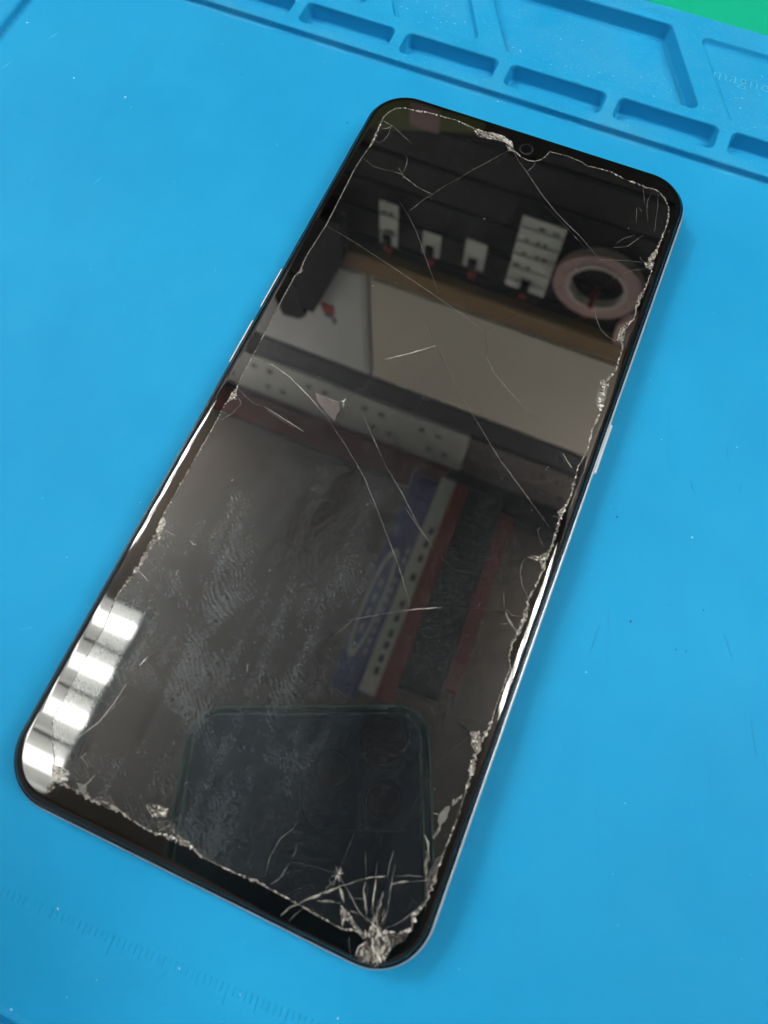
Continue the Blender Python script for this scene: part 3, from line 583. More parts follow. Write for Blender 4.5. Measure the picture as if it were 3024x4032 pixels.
# side buttons
def button(name, x_in, x_out, y0, y1):
    a, b = min(x_in, x_out), max(x_in, x_out)
    o = onphone(mesh(name, *box_vf(a, b, y0, y1, -3.4, -2.35, 0.2), M['button'], phone))
    return o
button('volume_button', PX0 + 0.3, PX0 - 0.9, 18.2, 28.2)
button('volume_button', PX0 + 0.3, PX0 - 0.9, 4.2, 14.6)
button('power_button', PX1 - 0.3, PX1 + 0.9, 9.7, 20.6)

# ------------------------------------------------------------------ damage to the glass
G0 = 0.02
def speckle(o, names, weights):
    """broken glass: neighbouring facets are dark, pale or bright"""
    for nm in names: o.data.materials.append(M[nm])
    idx = list(range(len(names) + 1))
    for p in o.data.polygons:
        p.material_index = rnd.choices(idx, weights)[0]  # random facet tones paint in the sparkle of broken glass
    return o
def ridge(name, pts, ws_, mat, parent, h=0.05, z0=G0):
    n = len(pts); v, f = [], []
    for i, p in enumerate(pts):
        a = Vector(pts[max(i - 1, 0)]); c = Vector(pts[min(i + 1, n - 1)])
        d = (c - a); d = d.normalized() if d.length > 1e-6 else Vector((1, 0)); q = Vector((-d.y, d.x))
        l = ws_[i] * rnd.uniform(0.35, 0.65); r = ws_[i] - l
        v += [(p[0] + q.x * l, p[1] + q.y * l, z0), (p[0], p[1], z0 + h * rnd.uniform(0.5, 1.2)), (p[0] - q.x * r, p[1] - q.y * r, z0)]
        if i:
            o = (i - 1) * 3
            f += [(o, o + 1, o + 4, o + 3), (o + 1, o + 2, o + 5, o + 4)]
    return mesh(name, v, f, mat, parent)
for pts, w, br, jag in DATA['cracks']:
    q = refine(pts, 0.55, jag * 0.7)
    n = len(q)
    wd = []
    for i in range(n):
        taper = min(1.0, 0.35 + 2.5 * min(i, n - 1 - i) / max(n, 2))
        wd.append((w * 0.68 if w < 0.22 else w * 0.6) * taper * rnd.uniform(0.55 if jag < 0.1 else 0.25, 1.15 if jag < 0.1 else 1.6))
    ridge('crack', q, wd, M['c%d' % br], glass, 0.04 if w < 0.2 else 0.08)

# broken rim of the display: many short runs, thin where it is clean, wide where it crumbled
run = []
NB = len(B)
for i in range(NB):
    x0, y0, w0 = B[i]; x1, y1, w1 = B[(i + 1) % NB]
    if x0 > 29 and w0 > 0.3: w0 *= 1.3
    if x1 > 29 and w1 > 0.3: w1 *= 1.3
    L = math.hypot(x1 - x0, y1 - y0)
    n = max(1, int(L / 0.35))
    for k in range(n):
        u = k / n; w = w0 + (w1 - w0) * u
        j = max(0.0, w - 0.28)
        nx, ny = -(y1 - y0) / max(L, 1e-6), (x1 - x0) / max(L, 1e-6)
        off = rnd.uniform(-0.32, 0.32) * j
        ww = w * (rnd.uniform(0.75, 1.1) if w < 0.32 else rnd.uniform(0.2, 1.05))
        run.append((x0 + (x1 - x0) * u + nx * off, y0 + (y1 - y0) * u + ny * off, ww * 0.85))
STEP = 34
for s in range(0, len(run), STEP):
    seg = [run[(s + k) % len(run)] for k in range(min(STEP + 1, len(run) - s + 1))]
    if len(seg) > 1:
        o = ridge('fractured_edge', [(a, b) for a, b, c in seg], [c for a, b, c in seg], M['edge'], glass, 0.09, G0 + 0.004)
        wide = max(c for a, b, c in seg) > 0.35
        speckle(o, ['c1', 'c2', 'chip_dim', 'c-1'], [5, 3, 1.2, 1.5, 1.2] if wide else [5, 3, 0.2, 0.6, 0.2])

# flakes of glass along that rim
def flake(pts, tone, h=0.10):
    c = Vector((sum(p[0] for p in pts), sum(p[1] for p in pts))) / len(pts)
    rim_ = []
    for i in range(len(pts)):
        a = Vector(pts[i]); b = Vector(pts[(i + 1) % len(pts)])
        m = max(2, int((b - a).length / 0.45))
        for k in range(m):
            p = a.lerp(b, k / m)
            rim_.append(p + Vector((rnd.uniform(-1, 1), rnd.uniform(-1, 1))) * 0.10)
    n = len(rim_); v = [(p.x, p.y, G0 + 0.002) for p in rim_]
    for p in rim_:
        q = c.lerp(p, rnd.uniform(0.72, 0.92)); v.append((q.x, q.y, G0 + h * rnd.uniform(0.3, 1.1)))
    for p in rim_:
        q = c.lerp(p, rnd.uniform(0.35, 0.6)); v.append((q.x, q.y, G0 + h * rnd.uniform(0.2, 1.0)))
    v.append((c.x, c.y, G0 + h * 0.5))
    f = []
    for k in range(n):
        j = (k + 1) % n
        f += [(k, j, n + j), (k, n + j, n + k), (n + k, n + j, 2 * n + j), (n + k, 2 * n + j, 2 * n + k), (2 * n + k, 2 * n + j, 3 * n)]
    a2 = sum(rim_[k].x * rim_[(k + 1) % n].y - rim_[(k + 1) % n].x * rim_[k].y for k in range(n))
    if a2 < 0: f = [tuple(reversed(q)) for q in f]
    o = mesh('glass_chip', v, f, M['chip_' + tone], glass)
    if tone == 'light': speckle(o, ['chip_dim', 'c1', 'c2', 'c-1'], [4, 3, 2, 1, 1.5])
    elif tone == 'white': speckle(o, ['chip_light', 'c2', 'c-1'], [4, 2, 2, 0.8])
    elif tone == 'dim': speckle(o, ['c-1', 'chip_light', 'c0'], [3, 4, 0.6, 1.5])
    return o
for pts, tone in DATA['chips']:
    flake(pts, tone, 0.03 if tone in ('pink', 'grey') else 0.12)

# point of impact at the lower right corner: crushed slivers fanning out
imp = DATA['impact']
ic = Vector((sum(p[0] for p in imp) / len(imp), sum(p[1] for p in imp) / len(imp)))
flake([(x, max(y, PY0 + 0.9)) for x, y in imp], 'dim', 0.10)
shard_me = []
for k in range(8):
    L = 1.0; w = rnd.uniform(0.06, 0.17)
    v = [(0, -w * 0.4, 0), (L * 0.45, -w, 0), (L, rnd.uniform(-0.05, 0.05), 0), (L * 0.5, w, 0), (0, w * 0.5, 0), (L * rnd.uniform(0.3, 0.6), rnd.uniform(-0.5, 0.5) * w, rnd.uniform(0.08, 0.2))]
    f = [(0, 1, 5), (1, 2, 5), (2, 3, 5), (3, 4, 5), (4, 0, 5)]
    me = bpy.data.meshes.new('glass_shard')
    me.from_pydata([(a * S, b * S, c * S) for a, b, c in v], [], f)
    me.materials.append(M[('c2', 'c1', 'chip_dim', 'c1', 'chip_white', 'c-1', 'c2', 'c-1')[k]])
    shard_me.append(me)
def inside(p, poly):
    r = False; j = len(poly) - 1
    for i in range(len(poly)):
        if (poly[i][1] > p[1]) != (poly[j][1] > p[1]) and p[0] < (poly[j][0] - poly[i][0]) * (p[1] - poly[i][1]) / (poly[j][1] - poly[i][1]) + poly[i][0]: r = not r
        j = i
    return r
def shard(x, y, a, s, wide=1.0):
    o = link('glass_shard', rnd.choice(shard_me), None, glass)
    o.matrix_local = Matrix.Translation((x * S, y * S, (G0 + rnd.uniform(0.02, 0.16)) * S)) @ Matrix.Rotation(a, 4, 'Z') @ Matrix.Rotation(rnd.uniform(-0.06, 0.02), 4, 'Y') @ Matrix.Diagonal((s, s * wide, s * 0.7, 1))
x0, x1 = min(p[0] for p in imp), max(p[0] for p in imp); y0, y1 = min(p[1] for p in imp), max(p[1] for p in imp)
fan_c = ic + Vector((-1.2, 1.5))
up = math.atan2(DATA['axis'][1], DATA['axis'][0])
cnt = 0
while cnt < 175:
    p = (rnd.uniform(x0, x1), rnd.uniform(y0, y1))
    if not inside(p, imp) or p[1] < PY0 + 1.1: continue
    # densest along the middle of the crushed strip
    side = abs((p[0] - ic.x) * math.sin(up) - (p[1] - ic.y) * math.cos(up))
    if rnd.random() < min(0.75, side / 4.5): continue
    s_ = rnd.uniform(0.3, 1.1) if rnd.random() < 0.75 else rnd.uniform(1.0, 1.7)
    a = up + rnd.gauss(0, 0.38) + (math.pi if rnd.random() < 0.4 else 0)
    if p[1] + s_ * math.sin(a) < PY0 + 0.9: a = up
    shard(p[0], p[1], a, s_, rnd.uniform(0.6, 1.7)); cnt += 1
top = ic + Vector((math.cos(up), math.sin(up))) * 2.2
for k in range(40):                        # slivers running out of the crushed spot
    a = up + rnd.gauss(0, 0.42)
    p = top + Vector((math.cos(a), math.sin(a))) * rnd.uniform(-0.4, 1.6) + Vector((rnd.gauss(0, 0.5), 0))
    shard(p.x, p.y, a, rnd.uniform(0.7, 2.1), rnd.uniform(0.2, 0.5))
star = DATA['star']
for k in range(26):                        # small second impact above it
    a = rnd.uniform(0, 6.28)
    shard(star[0] + 0.12 * math.cos(a), star[1] + 0.12 * math.sin(a), a, rnd.uniform(0.5, 1.15), rnd.uniform(0.4, 0.9))
for k in range(44):                        # lint and nicks over the glass
    p = (rnd.uniform(-30, 30), rnd.uniform(-70, 70))
    shard(p[0], p[1], rnd.uniform(0, 6.28), rnd.uniform(0.15, 0.6), rnd.uniform(0.3, 0.8))

# ------------------------------------------------------------------ what the screen mirrors: wall, shelf, ceiling lights; one more light is added
YW = 480.0
CEIL = 1400.0
LAMP = 1150.0                             # suspended lights
HANG = 1205.0                             # underside of what hangs overhead
M['wall'] = plain('dark_wall_paint', (0.030, 0.028, 0.026), 0.7, 0, 0.3, 0.15, 8)
M['slat'] = plain('dark_slat_board', (0.040, 0.037, 0.035), 0.6, 0, 0.3, 0.25, 6)
M['wood'] = plain('brown_wood', (0.38, 0.235, 0.11), 0.6, 0, 0.3, 0.2, 20)
M['paper'] = plain('white_paper', (0.84, 0.80, 0.75), 0.8, 0, 0.2)
M['ink'] = plain('black_ink', (0.05, 0.05, 0.05), 0.8)
M['redplastic'] = plain('red_plastic', (0.42, 0.03, 0.03), 0.4)
M['blackplastic'] = plain('black_plastic', (0.007, 0.007, 0.008), 0.6, 0, 0.12)
M['darkboard'] = plain('dark_board', (0.075, 0.075, 0.078), 0.6)
M['tape'] = plain('pink_tape', (0.64, 0.42, 0.39), 0.5, 0, 0.4, 0.08, 60)
M['core'] = plain('cardboard_core', (0.80, 0.66, 0.60), 0.8)
M['greybox'] = plain('grey_white_board', (0.74, 0.73, 0.71), 0.7, 0, 0.2, 0.04, 10)
M['beigebox'] = plain('beige_board', (0.78, 0.70, 0.59), 0.7, 0, 0.2, 0.04, 10)
M['steel'] = plain('pale_zinc', (0.66, 0.66, 0.62), 0.45, 0.1, 0.5, 0.12, 12)
M['steel2'] = plain('dull_steel', (0.20, 0.175, 0.165), 0.5, 0.0, 0.5, 0.2, 25)
M['hole'] = plain('rivet_dark', (0.13, 0.13, 0.125), 0.5)
M['ceiling'] = plain('grey_ceiling', (0.20, 0.16, 0.125), 0.85, 0, 0.2, 0.08, 6)
M['redtrim'] = plain('red_trim', (0.30, 0.05, 0.03), 0.5)
M['navy'] = plain('navy_print', (0.07, 0.075, 0.29), 0.5)
M['cartonwhite'] = plain('white_print', (0.85, 0.82, 0.75), 0.6)
M['cartonred'] = plain('red_print', (0.38, 0.055, 0.035), 0.5)
M['cartonblack'] = plain('black_print', (0.022, 0.022, 0.020), 0.5)
M['gridgrey'] = plain('grid_print', (0.055, 0.055, 0.048), 0.5)
M['olive'] = plain('olive_card', (0.20, 0.21, 0.07), 0.7, 0, 0.2, 0.15, 40)
M['pinkprint'] = plain('pink_print', (0.45, 0.27, 0.27), 0.7)
M['pan'] = plain('white_enamel', (0.72, 0.73, 0.72), 0.6)
k = NT('fluorescent_tube')
k.b.inputs['Base Color'].default_value = (0.9, 0.9, 0.9, 1)
k.b.inputs['Emission Color'].default_value = (1.0, 0.97, 0.92, 1)
k.b.inputs['Emission Strength'].default_value = TUBE_POWER
M['tube'] = k.m
k = NT('dimmed_fluorescent_tube')
k.b.inputs['Base Color'].default_value = (0.9, 0.9, 0.9, 1)
k.b.inputs['Emission Color'].default_value = (1.0, 0.98, 0.93, 1)
k.b.inputs['Emission Strength'].default_value = TUBE_POWER_DIM
M['tube_dim'] = k.m

def deep(y):
    """outlines below were measured on the wall plane: bring them to a plane at depth y"""
    f = (y + 47.4) / (YW + 47.4)
    return (lambda x: 18.25 + (x - 18.25) * f), (lambda z: (z + 113.4) * f - 113.4)

wall = tag(box('wall', -1100, 1100, YW + 8, YW + 40, -700, CEIL + 40, M['wall']), kind='structure')
z = 150.0
while z < 600:
    box('slat', -700, 500, YW - 2, YW + 8.5, z, min(z + 43.0, 601.0), M['slat'], wall, 2.5)
    z += 46.0
tag(box('ceiling', -1300, 1300, -900, YW + 8, CEIL, CEIL + 30, M['ceiling']), kind='structure')

fx, fz = deep(YW - 16)
o = tag(box('wooden_batten', fx(-268), 420, YW - 16, YW + 7.5, fz(603), fz(638), M['wood'], None, 2), 'long brown wooden batten on the dark slat wall, mirrored in the screen', 'batten')
def cabinet(name, label, x0, x1, mat):
    r = empty(name, label, 'cabinet', loc=((x0 + x1) / 2, YW, 636))
    inv = Matrix.Translation(Vector((-(x0 + x1) / 2, -YW, -636)) * S)
    fx, fz = deep(YW - 14); x0, x1 = fx(x0), fx(x1)
    a = box('body', x0, x1, YW - 12, YW + 7.5, fz(640), fz(914), mat, r, 2); a.matrix_parent_inverse = inv
    b = box('door_panel', x0 + 6, x1 - 6, YW - 15, YW - 11.8, fz(644), fz(908), mat, r, 1.2); b.matrix_parent_inverse = inv
    return r, inv
cab, inv = cabinet('wall_cabinet', 'grey white cabinet front mirrored in the screen, with a small red sticker', -560, -235, M['greybox'])
fx, fz = deep(YW - 15)
s = box('sticker', fx(-311), fx(-290), YW - 16, YW - 14.8, fz(742), fz(764), M['redplastic'], cab); s.matrix_parent_inverse = inv
for a, b, c, d in ((-308, -303, 768, 774), (-301, -296, 766, 776), (-294, -290, 772, 788)):
    q = box('sticker_print', fx(a), fx(b), YW - 16, YW - 14.8, fz(c), fz(d), M['ink'], cab); q.matrix_parent_inverse = inv
cabinet('wall_cabinet', 'plain beige cabinet front mirrored in the middle of the screen', -230, 420, M['beigebox'])
tag(box('shelf_board', -620, 420, YW - 6, YW + 7.5, 906, 978, M['darkboard'], None, 2), 'dark board mirrored between the beige cabinet and the perforated steel rail', 'shelf')

def rail(name, label, x0, x1, z0, z1, mat, pitch, y):
    fx, fz = deep(y); x0, x1, z0, z1 = fx(x0), fx(x1), fz(z0), fz(z1)
    r = empty(name, label, 'rail', loc=(x0, YW, z0))
    inv = Matrix.Translation(Vector((-x0, -YW, -z0)) * S)
    a = box('plate', x0, x1, y, YW + 7.0, z0, z1, mat, r, 3); a.matrix_parent_inverse = inv
    x = x0 + 30; i = 0
    me = None
    while x < x1 - 12:
        for zz in (z0 + 42, z0 + 112):
            cx = x + (18 if zz > z0 + 60 else 0)
            for dx in (0, 34):
                if cx + dx > x1 - 10: continue
                if me is None:
                    v, f = [], []
                    for rr, h in ((7, 0), (5.5, -2.2), (3.2, -2.2), (2.8, -0.6)):
                        v += [(rr * math.cos(q * math.pi / 6), h, rr * math.sin(q * math.pi / 6)) for q in range(12)]
                    f = [(i2 * 12 + q, i2 * 12 + (q + 1) % 12, (i2 + 1) * 12 + (q + 1) % 12, (i2 + 1) * 12 + q) for i2 in range(3) for q in range(12)]
                    f.append(tuple(range(36, 48)))
                    me = bpy.data.meshes.new('punched_hole')
                    me.from_pydata([(p[0] * S, p[1] * S, p[2] * S) for p in v], [], f)
                    me.materials.append(M['hole'])
                h_ = link('punched_hole', me, None, r)
                h_.matrix_parent_inverse = inv
                h_.location = ((cx + dx) * S, (y - 0.2) * S, zz * S)
        x += pitch
rail('perforated_rail', 'pale punched steel rail mirrored across the left half of the screen', -640, -37, 1003, 1172, M['steel'], 118, YW - 10)
rail('perforated_rail', 'dull brownish punched rail mirrored near the right edge of the screen', -33, 420, 1003, 1172, M['steel2'], 118, YW - 4)
tag(box('red_trim', -760, -60, YW - 12, YW + 7.5, 1180, 1330, M['redtrim'], None, 2), 'dark red trim board mirrored just below the steel rail', 'trim')

# hanging price cards with red clips
def card(label, x0, x1, z0, z1, lines, hookx):
    fx, fz = deep(YW - 12); x0, x1, z0, z1, hookx = fx(x0), fx(x1), fz(z0), fz(z1), fx(hookx)
    r = empty('price_card', label, 'card', 'white cards hanging on the slat wall', loc=((x0 + x1) / 2, YW, z1))
    inv = Matrix.Translation(Vector((-(x0 + x1) / 2, -YW, -z1)) * S)
    a = box('sheet', x0, x1, YW - 12, YW - 11, z0, z1, M['paper'], r); a.matrix_parent_inverse = inv
    for k in range(lines):
        zz = z0 + (z1 - z0) * (k + 0.7) / (lines + 0.4)
        q = box('printed_line', x0 + 1.5, x1 - 1.5, YW - 12.5, YW - 11.9, zz, zz + 0.8, M['ink'], r); q.matrix_parent_inverse = inv
        for _ in range(3):
            xx = rnd.uniform(x0 + 3, x1 - 9)
            q = box('printed_word', xx, xx + rnd.uniform(3, 7), YW - 12.4, YW - 11.9, zz - 5, zz - 2.2, M['ink'], r); q.matrix_parent_inverse = inv
    q = box('clip', hookx - 5, hookx + 5, YW - 17, YW - 10.5, z1 - 16, z1 + 3, M['blackplastic'], r, 1.5); q.matrix_parent_inverse = inv
    return r
card('narrow white card, leftmost of those mirrored in the upper screen', -213, -189, 497, 566, 2, -203)
card('small white card mirrored second from the left on the slat wall', -157, -134, 522, 560, 0, -147)
card('small white card mirrored beside the tall gridded price list', -104, -78, 511, 556, 0, -92)
card('tall white price list with ruled lines mirrored beside the tape roll', -48, 1, 450, 564, 5, -24)
def hook(label, x, z0, z1, y0=YW - 18):
    fx, fz = deep(YW - 14 if y0 > YW - 29 else YW - 20); x, z0, z1 = fx(x), fz(z0), fz(z1)
    r = empty('wall_hook', label, 'hook', 'red hooks on the slat wall', loc=(x, YW, z1))
    inv = Matrix.Translation(Vector((-x, -YW, -z1)) * S)
    a = box('stem', x - 2.6, x + 2.6, y0, YW - 1.5, z0, z0 + 5, M['redplastic'], r, 1); a.matrix_parent_inverse = inv
    a = box('plate', x - 4.5, x + 4.5, YW - 8, YW - 1.8, z0 + 4, z1, M['redplastic'], r, 1.5); a.matrix_parent_inverse = inv
hook('red hook holding the narrow leftmost card', -204, 567, 592)
hook('red hook holding the second small card', -147, 562, 587)
hook('red hook holding the small card next to the tall list', -92, 560, 585)
hook('red hook holding the tall price list', -24, 566, 590)
hook('long red hook carrying the pink tape roll', 56, 538, 592, YW - 30)

def ring_roll(label, cx, cz, ro, ri, y0, y1):
    fx, fz = deep(y0); q = fx(ro + 18.25) - 18.25; ri = ri * q / ro; ro = q; cx, cz = fx(cx), fz(cz)
    r = empty('tape_roll', label, 'tape roll', 'tape rolls on the wall hook', loc=(cx, YW, cz - ro))
    inv = Matrix.Translation(Vector((-cx, -YW, -(cz - ro))) * S)
    def ring(name, a, b, ya, yb, mat):
        v, f = [], []
        n = 48
        for rad, yy in ((a, ya), (b, ya), (b, yb), (a, yb)):
            v += [(cx + rad * math.cos(q * 2 * math.pi / n), yy, cz + rad * math.sin(q * 2 * math.pi / n)) for q in range(n)]
        for i in range(4):
            for q in range(n): f.append((i * n + q, i * n + (q + 1) % n, ((i + 1) % 4) * n + (q + 1) % n, ((i + 1) % 4) * n + q))
        o = mesh(name, v, f, mat, r); o.matrix_parent_inverse = inv
    ring('tape', ri + 4.5, ro, y0, y1, M['tape'])
    ring('cardboard_core', ri, ri + 4.5, y0 - 0.6, y1, M['core'])
ring_roll('pink tape roll with a wide hole mirrored at the upper right of the screen', 54, 520, 50, 31, YW - 17, YW - 6)
ring_roll('second pink tape roll partly mirrored behind the screen edge', 146, 578, 50, 31, YW - 15, YW - 5)

# black tools hanging at the left
tl = empty('hanging_tool', 'pair of black hand tools mirrored against the grey cabinet', 'tool', loc=(-340, YW, 560))
inv = Matrix.Translation(Vector((340, -YW, -560)) * S)
for nm, pts in (('handle', [(-390, 560), (-268, 560), (-268, 632), (-300, 710), (-330, 782), (-345, 776), (-352, 700), (-372, 640)]),
                ('grip', [(-420, 560), (-376, 560), (-366, 650), (-350, 740), (-346, 800), (-358, 814), (-388, 818), (-396, 780)])):
    fx, fz = deep(YW - 34)
    v = [(fx(x), YW - 34, fz(zz)) for x, zz in pts] + [(fx(x), YW - 16.5, fz(zz)) for x, zz in pts]
    n = len(pts)
    f = [tuple(range(n)), tuple(reversed(range(n, 2 * n)))] + [(i, (i + 1) % n, n + (i + 1) % n, n + i) for i in range(n)]
    o = mesh(nm, v, f, M['blackplastic'], tl); o.matrix_parent_inverse = inv
ob = empty('olive_carton', 'olive green carton with a pink print, mirrored at the top left corner of the screen', 'carton', loc=(-230, YW, 300))
inv = Matrix.Translation(Vector((230, -YW, -300)) * S)
pts = [(-380, 300), (-100, 300), (-104, 362), (-212, 395), (-380, 410)]
v = [(x, YW - 9, zz) for x, zz in pts] + [(x, YW - 3, zz) for x, zz in pts]
f = [tuple(range(5)), tuple(reversed(range(5, 10)))] + [(q, (q + 1) % 5, 5 + (q + 1) % 5, 5 + q) for q in range(5)]
o = mesh('side', v, f, M['olive'], ob); o.matrix_parent_inverse = inv
o = box('print', -176, -146, YW - 9.6, YW - 8.5, 352, 377, M['pinkprint'], ob); o.matrix_parent_inverse = inv

# long printed carton lying across the shelf beams overhead
pc = empty('printed_carton', 'long navy, white, red and black printed carton mirrored in the lower screen', 'carton', loc=(0, 200, HANG))
inv = Matrix.Translation(Vector((0, -200, -HANG)) * S)
CB = HANG
def strip(nm, x0a, x1a, ya, x0b, x1b, yb, mat, dz=0.0, par=pc):
    v = [(x0a, ya, CB - dz), (x1a, ya, CB - dz), (x1b, yb, CB - dz), (x0b, yb, CB - dz),
         (x0a, ya, HANG + 34), (x1a, ya, HANG + 34), (x1b, yb, HANG + 34), (x0b, yb, HANG + 34)]
    f = [(3, 2, 1, 0), (4, 5, 6, 7), (0, 1, 5, 4), (1, 2, 6, 5), (2, 3, 7, 6), (3, 0, 4, 7)]
    o = mesh(nm, v, f, mat, par)
    bm = bmesh.new(); bm.from_mesh(o.data); bmesh.ops.recalc_face_normals(bm, faces=bm.faces); bm.to_mesh(o.data); bm.free()
    o.matrix_parent_inverse = inv
    return o
strip('navy_panel', -126, -68.5, 452, -112, -56.5, -22, M['navy'])
strip('white_panel', -68, -36, 468, -56, -23, -6, M['cartonwhite'], 1)
strip('red_panel', -35.5, -6, 468, -22.5, 14, -6, M['cartonred'], 0.5)
strip('black_panel', -5.5, 76, 468, 4.5, 94, 30, M['cartonblack'], 0.2)
strip('red_panel', 76.5, 106, 440, 94.5, 122, 60, M['cartonred'], 0.6)
for k2, y in enumerate((346, 316, 283, 241, 182, 152, 119, 95, 67, 42)):
    q = mesh('printed_letter', *box_vf(-49 + k2 * 0.8, -40 + k2 * 0.8, y - 8, y + 7, CB - 2.2, CB - 0.5), M['ink'], pc); q.matrix_parent_inverse = inv
v, f = [], []
n = 40
for rx, ry in ((19.5, 118), (13.0, 102)):
    v += [(-97 + rx * math.cos(q * 2 * math.pi / n), 165 + ry * math.sin(q * 2 * math.pi / n), CB - 1.2) for q in range(n)]
v += [(x, y, CB - 0.2) for x, y, z_ in v]
f = [(q, (q + 1) % n, n + (q + 1) % n, n + q) for q in range(n)] + [(2 * n + q, q, (q + 1) % n, 2 * n + (q + 1) % n) for q in range(n)][:0]
o = mesh('printed_oval', v, f, M['cartonwhite'], pc); o.matrix_parent_inverse = inv
for k2 in range(11):
    y = 60 + k2 * 22
    q = mesh('printed_word', *box_vf(-75, -70.5, y, y + 14, CB - 1.4, CB - 0.2), M['cartonwhite'], pc); q.matrix_parent_inverse = inv
for k2 in range(4):
    q = mesh('printed_word', *box_vf(-101, -95, 100 + k2 * 32, 118 + k2 * 32, CB - 1.4, CB - 0.2), M['cartonwhite'], pc); q.matrix_parent_inverse = inv

v, f = [], []
for i in range(5):
    for jj in range(26):
        xx = 2 + i * 14.5 + (1 - jj / 26) * -2 + jj * -0.0; y = 40 + jj * 15.5
        xx += (452 - y) / 452 * 18
        a, q = box_vf(xx, xx + 10.5, y, y + 11.5, CB - 2.0, CB + 0.4)
        f += [tuple(t_ + len(v) for t_ in face) for face in q]; v += a
o = tag(mesh('printed_grid', v, f, M['gridgrey'], pc), kind='stuff'); o.matrix_parent_inverse = inv

# ceiling lights: suspended open fittings, four fluorescent tubes between white enamel strips
def luminaire(label, x0, x1, y0, y1, lit='tube'):
    cx, cy = (x0 + x1) / 2, (y0 + y1) / 2
    r = empty('ceiling_light', label, 'ceiling light', 'fluorescent ceiling lights', loc=(cx, cy, LAMP))
    inv = Matrix.Translation(-Vector((cx, cy, LAMP)) * S)
    def part(name, *a, m=M['pan'], b=0.0):
        o = box(name, *a, m, r, b); o.matrix_parent_inverse = inv
    p = (y1 - y0) / 4
    part('end_cap', x0, x0 + 4, y0, y1, LAMP + 14, LAMP + 50)
    part('end_cap', x1 - 4, x1, y0, y1, LAMP + 14, LAMP + 50)
    part('side_rail', x0 + 4.5, x1 - 4.5, y0, y0 + 5, LAMP + 2, LAMP + 52)
    part('side_rail', x0 + 4.5, x1 - 4.5, y1 - 5, y1, LAMP + 2, LAMP + 52)
    for xx in (x0 + 60, x1 - 60):
        part('suspension_rod', xx - 4, xx + 4, cy - 4, cy + 4, LAMP + 44, CEIL - 0.5)
    for k in range(4):
        yc = y0 + p * (k + 0.5)
        v, f = [], []
        n = 12
        for xx in (x0 + 4.2, x1 - 4.2):
            v += [(xx, yc + 14 * math.cos(q * 2 * math.pi / n), LAMP + 22 + 14 * math.sin(q * 2 * math.pi / n)) for q in range(n)]
        f = [(q, (q + 1) % n, n + (q + 1) % n, n + q) for q in range(n)] + [tuple(range(n)), tuple(reversed(range(n, 2 * n)))]
        o = mesh('tube', v, f, M[lit], r, True); o.matrix_parent_inverse = inv
    for k in range(5):
        a = max(y0 + 5.5, y0 + p * k - p * 0.5 + 10); b_ = min(y1 - 5.5, y0 + p * k + p * 0.5 - 10)
        part('reflector_strip', x0 + 4.5, x1 - 4.5, a, b_, LAMP + 40, LAMP + 43)
        if 0 < k < 4:
            part('reflector_rib', x0 + 4.5, x1 - 4.5, y0 + p * k - 3, y0 + p * k + 3, LAMP + 8, LAMP + 39.5)
luminaire('bright four tube ceiling light mirrored at the lower left corner of the screen', -1090, -490, -392, -34, 'tube_dim')
luminaire('four tube ceiling light mirrored as white streaks on the right glass edge', 330, 1230, 60, 418)
luminaire('added four tube light, unseen, left of the mirrored steel rail to shape the lighting', -1440, -640, 80, 438)  # added lamp, out of view, so more light comes from the wall side

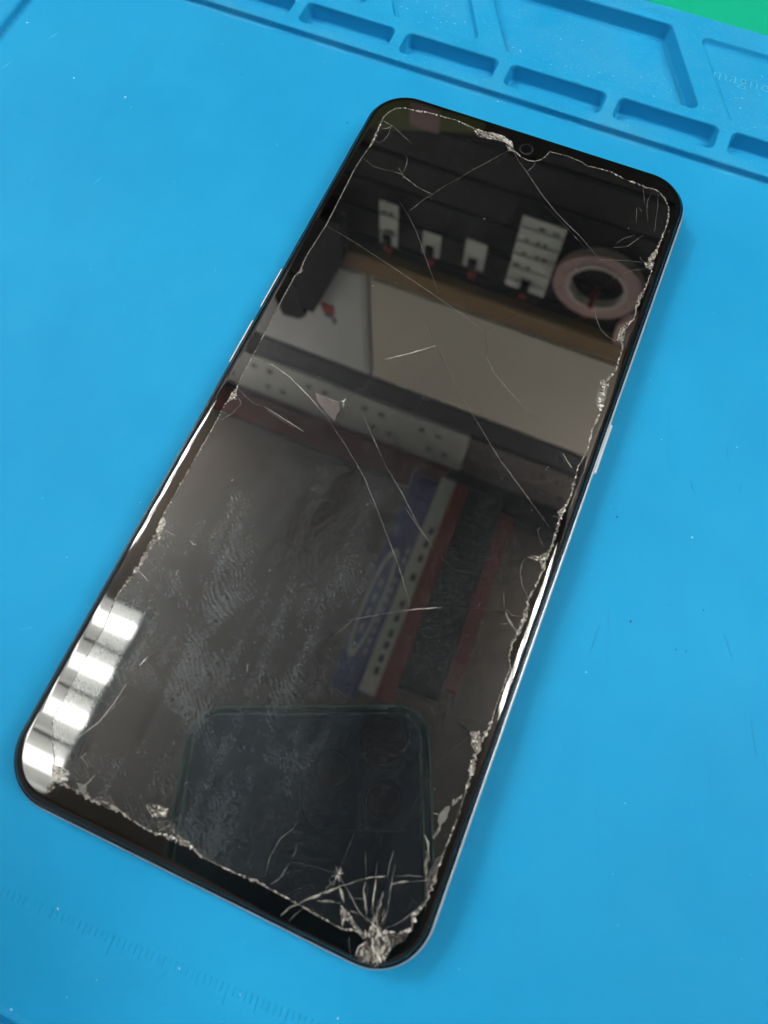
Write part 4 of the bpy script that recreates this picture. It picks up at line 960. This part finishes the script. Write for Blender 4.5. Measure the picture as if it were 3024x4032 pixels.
# the phone that takes the picture, mirrored dark in the lower screen
cp = bpy.data.objects.new('camera_phone', None)
COL.objects.link(cp)
cp.empty_display_size = 0.01
cp.matrix_world = cam.matrix_world.copy()
tag(cp, 'dark phone held over the screen to take the picture, mirrored in the lower screen', 'phone')
def local_slab(name, x0, x1, y0, y1, z0, z1, r, mat, bev=1.2):
    rg = [[(x, y, z) for x, y in rrect(x0 + d, x1 - d, y0 + d, y1 - d, r - d, 8)] for d, z in ((bev, z1), (0.35 * bev, z1 - 0.35 * bev), (0, z1 - bev), (0, z0 + bev), (bev, z0))]
    v, f = loft([[(p[0], p[1], p[2]) for p in q] for q in rg], True, True)
    o = mesh(name, v, f, mat, cp)
    bm = bmesh.new(); bm.from_mesh(o.data); bmesh.ops.recalc_face_normals(bm, faces=bm.faces); bm.to_mesh(o.data); bm.free()
    return o
M['cp_back'] = plain('dark_blue_glass', (0.035, 0.045, 0.07), 0.35)
M['cp_lens'] = plain('black_lens_glass', (0.004, 0.005, 0.006), 0.3)
M['cp_edge'] = plain('gold_edge', (0.95, 0.50, 0.30), 0.4, 0.0)
M['cp_dark'] = plain('dark_case', (0.02, 0.02, 0.022), 0.5)
local_slab('frame', -66, 15, -140, 8.5, 3.4, 10.4, 11.5, M['cp_dark'], 1.4)
local_slab('back_glass', -62.2, 11.2, -136.2, 4.7, 2.6, 3.5, 8.6, M['cp_back'], 0.3)
def trim(name, d, w, z):
    a = [rrect(-66 + d + o, 15 - d - o, -140 + d + o, 8.5 - d - o, 11.5 - d - o, 8) for o in (0, w)]
    v, f = loft([[(x, y, z + 0.5) for x, y in a[0]], [(x, y, z) for x, y in a[0]], [(x, y, z) for x, y in a[1]], [(x, y, z + 0.5) for x, y in a[1]]])
    mesh(name, v, f, M['cp_edge'], cp)
trim('edge_trim', 0.15, 0.75, 3.1)
trim('edge_trim', 3.0, 0.65, 2.5)
local_slab('camera_bump', -26, 11.5, -31, 5.0, 1.4, 2.7, 8.5, M['cp_back'], 0.5)
for lx, ly, rl in ((-17.0, -13.0, 6.0), (-0.5, -4.4, 8.6), (-0.5, -22.0, 6.0)):
    v, f = [], []
    for rad, zz in ((rl, 2.0), (rl, 0.9), (rl - 0.5, 0.8), (rl - 1.0, 1.0)):
        v += [(lx + rad * math.cos(q * math.pi / 12), ly + rad * math.sin(q * math.pi / 12), zz) for q in range(24)]
    f = [(i * 24 + q, i * 24 + (q + 1) % 24, (i + 1) * 24 + (q + 1) % 24, (i + 1) * 24 + q) for i in range(3) for q in range(24)] + [tuple(range(72, 96))]
    mesh('lens', v, f, M['cp_lens'], cp)
bpy.context.view_layer.update()
